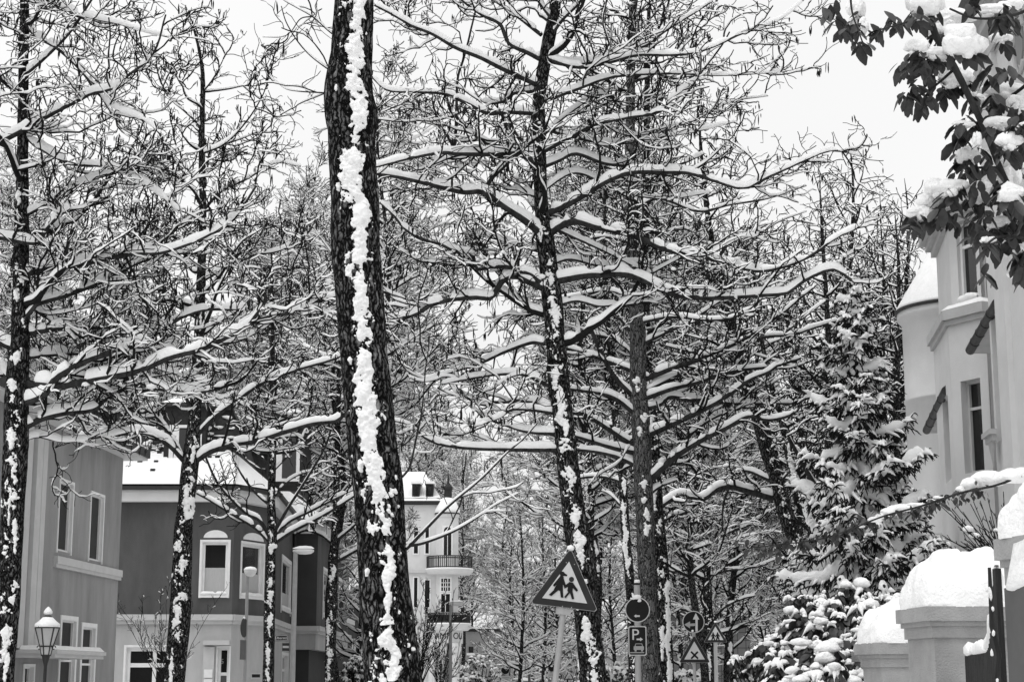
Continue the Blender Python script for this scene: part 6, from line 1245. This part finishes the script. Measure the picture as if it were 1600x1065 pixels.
# ================================================================== broad leaved evergreens
def leaf_cloud(pos, nrm_up, rng, ln=(.07, .11), per=7, droop=.9, w_=.30):
    """whorls of drooping oval leaves: each a folded blade of 8 faces"""
    N = len(pos); idx = np.repeat(np.arange(N), per); M = len(idx); az = rng.rand(M)*6.28; L_ = rng.uniform(*ln, M); dz = -rng.uniform(.35, 1.6, M)*droop
    d = np.stack([np.cos(az), np.sin(az), dz], 1); d /= np.linalg.norm(d, axis=1, keepdims=True); sd = np.cross(d, (0, 0, 1.)); sd /= np.linalg.norm(sd, axis=1, keepdims=True)+1e-6; up = np.cross(sd, d)
    s = np.array((0, .12, .4, .72, 1.0)); wd = np.array((.05, .45, .95, 1.0, .22)); cv = -.16*s**2
    base = pos[idx]+rng.normal(0, .012, (M, 3)); mid = base[:, None]+L_[:, None, None]*(d[:, None]*s[None, :, None]+np.array((0, 0, 1.))*cv[None, :, None])
    ww = (L_*w_)[:, None, None]*wd[None, :, None]; tw = rng.normal(0, .5, M)[:, None, None]; e = sd[:, None]*np.cos(tw)+up[:, None]*np.sin(tw)
    lf = mid-e*ww+up[:, None]*ww*.25; rt = mid+e*ww+up[:, None]*ww*.25
    V = np.stack([lf, mid, rt], 2).reshape(-1, 3); b = (np.arange(M)*15)[:, None]; F = []
    for k in range(4):
        for j in range(2): F.append(np.stack([b[:, 0]+k*3+j, b[:, 0]+k*3+j+1, b[:, 0]+k*3+j+4, b[:, 0]+k*3+j+3], 1))
    return V, np.concatenate(F)
def evergreen(name, label, cl, rng, ln, per, stems=True, snow_scale=1.0, group=None, base=None, leafy=1.0):
    """cl: clump centres with radii (x, y, z, r)"""
    cl = np.array(cl); b0 = np.array(base if base is not None else (cl[:, 0].mean(), cl[:, 1].mean(), 0)); t = thing(name, label, 'shrub', b0, group)
    st = NB(); K = 7
    for i, (x, y, z, r) in enumerate(cl):
        q = smooth_path([b0+(rng.normal(0, .08), rng.normal(0, .08), 0), b0*.5+np.array((x, y, z))*.5+(0, 0, .15*rng.rand()), (x, y, z)], K); st.add(*tubes(q[None], np.linspace(.018, .006, K)[None], 5))
    st.build('stem', 'twig', t)
    lv = NB(); pos = np.repeat(cl[:, :3], 3, 0)+rng.normal(0, 1, (len(cl)*3, 3))*np.repeat(cl[:, 3], 3)[:, None]*np.array((.55, .55, .25))-np.array((0, 0, .02)); lv.add(*leaf_cloud(pos, None, rng, ln, per)); lo = lv.build('leaves', 'leaf', t, smooth=True)
    sn = NB()
    for i, (x, y, z, r) in enumerate(cl):
        n = rng.randint(1, 3)
        for j in range(n):
            rr = r*rng.uniform(.45, 1.0); V, F = blob((x+rng.normal(0, r*.6), y+rng.normal(0, r*.6), z+rr*.25+rng.normal(0, r*.3)), (rr*rng.uniform(.7, 1.25)*snow_scale, rr*rng.uniform(.8, 1.2)*snow_scale, rr*rng.uniform(.55, 1.0)*snow_scale), i*3+j, .6, .45, 2); sn.add(V, F)
        for j in range(rng.randint(3, 7)):           # snow fingers lying on single leaves
            a = rng.rand()*6.28; l = r*rng.uniform(.9, 1.5); p = np.array([(x+math.cos(a)*l*s, y+math.sin(a)*l*s, z+r*.15-l*.75*s*s) for s in np.linspace(.1, 1, 7)]); V, F = snow_tubes(p[None], np.full((1, 7), .012), .018*r/.10, 6, rng, 1.0, .4, 1.5, seg=14); sn.add(V, F)
    sn.build('snow', 'snow', lo); return t
def big_shrub():
    rng = np.random.RandomState(51); cl = []
    top = np.array([(1195,1010),(1230,975),(1260,950),(1300,938),(1350,932),(1400,940),(1450,950)], float)
    for u in np.arange(1200, 1450, 12.0):
        vt = np.interp(u, top[:, 0], top[:, 1])
        for v in np.arange(vt, 1120, 13.0):
            q = (v-vt)/120; Y = 21.5-3.8*min(q, 1)+rng.uniform(-.5, .5); p = P(u+rng.normal(0, 7), v+rng.normal(0, 5), Y); cl.append((*p, .04+.08*rng.rand()**1.5))
    evergreen('rhododendron_shrub', 'large rhododendron sagging under clumps of snow, left of the gate pillars', cl, rng, (.09, .16), 6, base=(P(1330, 1060, 20)[0], 20, 0))
    cl = []; rng = np.random.RandomState(52)
    for u0, v0, u1, v1, n in ((1140,1036,1215,1003,13),(1180,1010,1262,966,13),(1225,975,1300,950,10),(1228,938,1330,930,12),(1160,1045,1250,1010,12),(1175,1060,1245,1035,10),(1240,1000,1300,965,8)):
        for k in range(n): q = (k+rng.rand())/n; Y = 22.3+rng.uniform(-.4, .4); cl.append((*P(u0+(u1-u0)*q, v0+(v1-v0)*q+rng.normal(0, 3), Y), rng.uniform(.035, .065)))
    evergreen('yew_bush', 'low spreading evergreen with long snowy finger branches reaching left beside the rhododendron', cl, rng, (.05, .09), 8, base=(P(1230, 1060, 22.3)[0], 22.3, 0))
big_shrub()
def small_shrub(label, u0, u1, v0, Y, seed, n=46, r=(.07, .15), name='snowy_shrub', ln=(.06, .11), group='low evergreen shrubs with snow on the leaves'):
    rng = np.random.RandomState(seed); cl = []
    for k in range(n):
        a = rng.rand(); u = u0+(u1-u0)*a; top = v0+(1075-v0)*(2*a-1)**2*.5; p = P(u, top+(1085-top)*rng.rand()**1.3, Y+rng.uniform(-.6, .6)); cl.append((p[0], p[1], max(p[2], .15), rng.uniform(*r)))
    return evergreen(name, label, cl, rng, ln, 7, group=group, snow_scale=.7)
small_shrub('clipped hedge of speckled leaves between the corner house and the big trunk', 538, 574, 1024, 66, 61, 130, (.08, .13))
small_shrub('dark loose shrub with little snow right of the white turret villa', 722, 785, 1020, 88, 62, 90, (.12, .24))
small_shrub('low white topped shrub between the central tree and the parking sign', 930, 990, 1036, 52, 63, 60, (.08, .16))
small_shrub('low snowy shrub at the foot of the panelled annexe', 1042, 1102, 1048, 60, 64, 60, (.1, .2))
small_shrub('leafy shrub behind the small round signs', 840, 935, 1012, 92, 65, 90, (.12, .22))
small_shrub('shrub behind the triangular children sign post far down the street', 905, 950, 1020, 70, 66, 50, (.1, .18))
# bare bushes
def bare_bush(label, u, Y, v_top, spread, seed, n=26, tw=.006, mat_='twig', group='bare bushes', snow=.4, lean=(0, 0), v_base=1080):
    rng = np.random.RandomState(seed); b = P(u, v_base, Y); b[2] = max(b[2], 0.0); zt = P(u, v_top, Y)[2]; t = thing('bare_bush', label, 'bush', b, group); H = zt-b[2]
    d = np.stack([rng.normal(lean[0], spread, n), rng.normal(lean[1], spread, n), np.ones(n)], 1); d /= np.linalg.norm(d, axis=1, keepdims=True)
    P1, R1 = walk(b+rng.normal(0, .05, (n, 3))*(1, 1, 0), d, rng.uniform(.6, 1.05, n)*H, np.full(n, tw*2), tw, 10, .10, .03, rng)
    P2, R2 = grow(P1, R1, .16, (.2, .6), rng, 6, .25, (20, 50), .14, .08, .2, tw*1.4, tw*.8, .8); P3, R3 = grow(P2, R2, .12, (.08, .25), rng, 4, .15, (25, 55), .16, .06, .2, tw, tw*.7, .8)
    c_, s_ = NB(), NB()
    for Q, R_, k in ((P1, R1, 5), (P2, R2, 3), (P3, R3, 3)): c_.add(*tubes(Q, R_, k)); m = rng.rand(len(Q)) < snow; s_.add(*snow_tubes(Q[m], R_[m], .008, 4, rng, 1.0)) if m.any() else None
    co = c_.build('branches', mat_, t); s_.build('snow', 'snow', co); return t
bare_bush('fine bare bush against the dark wall of the corner house, left of the slender tree', 262, 50, 885, .55, 71, 16, .0055, snow=.3)
bare_bush('grey twiggy bush right of the big trunk in front of the turret villa', 652, 62, 905, .22, 72, 34, .009, snow=.35)
bare_bush('thin twiggy bush at the foot of the turret villa', 690, 90, 985, .3, 73, 26, .010, snow=.4)
def stiff_bush():
    rng = np.random.RandomState(74); Y = 13.6; b = P(1575, 905, Y); t = thing('bare_bush', 'stiff dark bare bush with snow knots behind the large gate pillar', 'bush', (b[0], b[1], 0), 'bare bushes')
    n = 46; tg = [P(rng.uniform(1470, 1575), rng.uniform(772, 880), Y+rng.uniform(-.3, .5)) for _ in range(n)]
    Q = np.stack([smooth_path([np.array((b[0], b[1], 0)), b+(rng.normal(0, .05), rng.normal(0, .05), -.1), b*.55+g_*.45+(0, 0, rng.normal(0, .02)), g_], 12) for g_ in tg]); R_ = np.linspace(.009, .0032, 12)[None].repeat(n, 0)
    c_, s_ = NB(), NB(); c_.add(*tubes(Q, R_, 5)); P2, R2 = grow(Q, R_, .10, (.05, .16), rng, 4, .62, (25, 45), .06, .04, .2, .005, .0028, .8); c_.add(*tubes(P2, R2, 4)); co = c_.build('branches', 'twig', t)
    for k in range(26): q = Q[rng.randint(n), rng.randint(7, 11)]; V, F = blob(q+(0, 0, .01), rng.uniform(.018, .045)*np.array((1.2, 1, .8)), k, .4, .5, 2); s_.add(V, F)
    s_.build('snow', 'snow', co)
stiff_bush()
# ================================================================== rhododendron branch hanging in at the upper right, a few metres away
def near_rhododendron():
    rng = np.random.RandomState(81); Y = 6.2; base = P(1720, 1000, Y); t = thing('rhododendron_tree', 'near rhododendron reaching in from upper right, large leaves and thick snow pillows', 'shrub', (base[0], base[1], 0))
    stems = [([(1440,-40),(1459,49),(1489,101),(1519,161),(1542,210),(1561,259),(1600,340),(1660,460),(1710,700)], 6.5, 3), ([(1640,-10),(1600,18),(1560,28),(1520,28),(1484,14)], 3.2, 1.6), ([(1620,120),(1580,150),(1545,168),(1522,172)], 3, 2), ([(1565,262),(1530,262),(1500,262),(1490,255)], 2.6, 1.4), ([(1620,330),(1570,318),(1520,322),(1470,335),(1430,348),(1418,352)], 3.6, 1.8),
             ([(1459,49),(1430,34),(1400,40),(1370,48)], 2.2, 1.1), ([(1330,-60),(1330,10),(1342,50),(1350,72)], 2.2, 1.2), ([(1489,110),(1460,135),(1435,150),(1420,158)], 2.4, 1.2), ([(1640,380),(1600,372),(1560,370),(1535,388)], 3, 1.5), ([(1480,70),(1450,85),(1420,100),(1408,108)], 2.6, 1.2), ([(1720,720),(1600,742),(1560,757),(1500,770),(1440,790),(1380,806),(1330,826),(1280,842),(1210,851),(1168,856)], 2.4, .7), ([(1530,190),(1500,205),(1488,218)], 2.2, 1.2), ([(1640,420),(1605,410),(1590,400)], 2.4, 1.4), ([(1640,200),(1600,205),(1570,205)], 2.6, 1.6)]
    for q, r0, r1 in stems:
        Q = px_path(q, Y, rng.uniform(-.4, .3), 30); k = PXM(300, Y); V, F = tubes(Q[None], (np.linspace(r0, r1, 30)*k*(1+.2*(fbm(Q*20, 2)-.5)))[None], 8); mk('stem', V, [F], 'limb_bark', t)
    blobs = [(1444,8,28,24),(1487,30,34,17),(1506,66,30,24),(1433,74,18,13),(1462,84,20,11),(1490,122,28,18),(1545,18,30,10),(1575,10,17,11),(1566,142,38,14),(1531,160,13,11),(1504,194,17,5),(1511,242,24,14),(1527,222,7,15),(1573,220,18,15),(1560,190,18,13),(1582,250,25,16),(1577,280,13,17),(1577,306,18,14),(1525,303,20,16),(1476,292,26,15),(1434,334,20,13),(1457,312,19,14),(1552,352,18,7),(1337,14,12,22),(1333,34,7,8),(1350,40,8,14),(1592,430,12,9),(1600,205,18,14),(1598,180,20,13),(1585,300,16,12),(1598,388,12,10),(1562,345,15,9),(1585,345,16,10),(1545,375,11,7),(1540,285,12,9),(1590,160,14,10),(1565,60,13,8),(1515,150,10,8),(1470,50,16,12)]
    sn = NB(); whor = []
    for i, (u, v, a, b) in enumerate(blobs):
        k = PXM(v, Y); y = Y+rng.uniform(-.25, .25); c = P(u, v, y)
        for j in range(5 if a > 12 else 3): o_ = np.array((rng.uniform(-.55, .55)*a, rng.uniform(-.3, .3)*a, rng.uniform(-.35, .30)*b))*k; q_ = rng.uniform(.55, .85); V, F = blob(c+o_, np.array((a*k, min(a, b)*k, b*k))*1.12*q_*np.array((rng.uniform(.8, 1.2), 1, rng.uniform(.8, 1.15))), i*5+j, .42, .9, 3); sn.add(V, F)
        for j in range(3 if a > 12 else 1): cc = c+np.array((rng.uniform(-.5, .5)*a*k, rng.uniform(-.4, .2)*a*k, -b*k*.75)); V, F = blob(cc, np.array((a*k*.35, a*k*.3, b*k*.5))*rng.uniform(.7, 1.2), i*7+j, .4, .9, 2); sn.add(V, F)
        for j in range(2 if a > 14 else 1): whor.append(P(u+rng.uniform(-.6, .6)*a, v+b*.62, y))
    lw = [(1300,10),(1310,32),(1322,42),(1337,60),(1347,68),(1390,28),(1403,34),(1368,47),(1425,95),(1412,102),(1440,104),(1430,130),(1424,154),(1414,150),(1437,164),(1450,150),(1500,214),(1495,226),(1541,118),(1556,110),(1572,108),(1567,36),(1582,34),(1505,264),(1500,276),(1516,262),(1546,252),(1440,342),(1428,352),(1462,335),(1476,330),(1525,330),(1537,340),(1547,332),(1530,372),(1546,370),(1562,382),(1576,362),(1590,400),(1600,412),(1530,360),(1583,188),(1597,200),(1460,120),(1475,140),(1455,20),(1430,20),(1560,300),(1595,330),(1600,350),(1520,345),(1498,292)]
    for u, v in lw: whor.append(P(u, v, Y+rng.uniform(-.3, .3)))
    for q, n_ in ((0, 4), (1, 2), (2, 3), (4, 3), (8, 3), (12, 2), (13, 3)):
        Q = px_path(stems[q][0], Y, 0, 40)
        for _ in range(n_): whor.append(Q[rng.randint(4, 38 if q else 26)]+rng.normal(0, .05, 3))
    V, F = leaf_cloud(np.array(whor), None, rng, (.042, .080), 6, 1.0, .24); lo = mk('leaves', V, [F], 'leaf', t)
    # the low trailing shoot: small leaves and a long bolster of snow
    path = px_path(stems[10][0], Y, 0, 60); pp = path[20:]+rng.normal(0, .01, path[20:].shape); V, F = leaf_cloud(pp, None, rng, (.018, .036), 7, .9, .28); mk('leaves', V, [F], 'leaf', t)
    for i, (u, v, a, b) in enumerate([(1515,756,14,10),(1545,748,28,14),(1580,745,30,13),(1610,742,30,14),(1500,765,8,6),(1430,789,16,4.5),(1408,794,22,7),(1390,800,14,8),(1375,806,8,5),(1468,777,10,3),(1455,782,8,3),(1345,822,7,3),(1368,812,12,5)]):
        k = PXM(v, Y); V, F = blob(P(u, v, Y), (a*k, min(a, b)*k*1.2, b*k), i*11+2, .28, .8, 3); sn.add(V, F)
    sn.build('snow', 'snow', lo)
near_rhododendron()
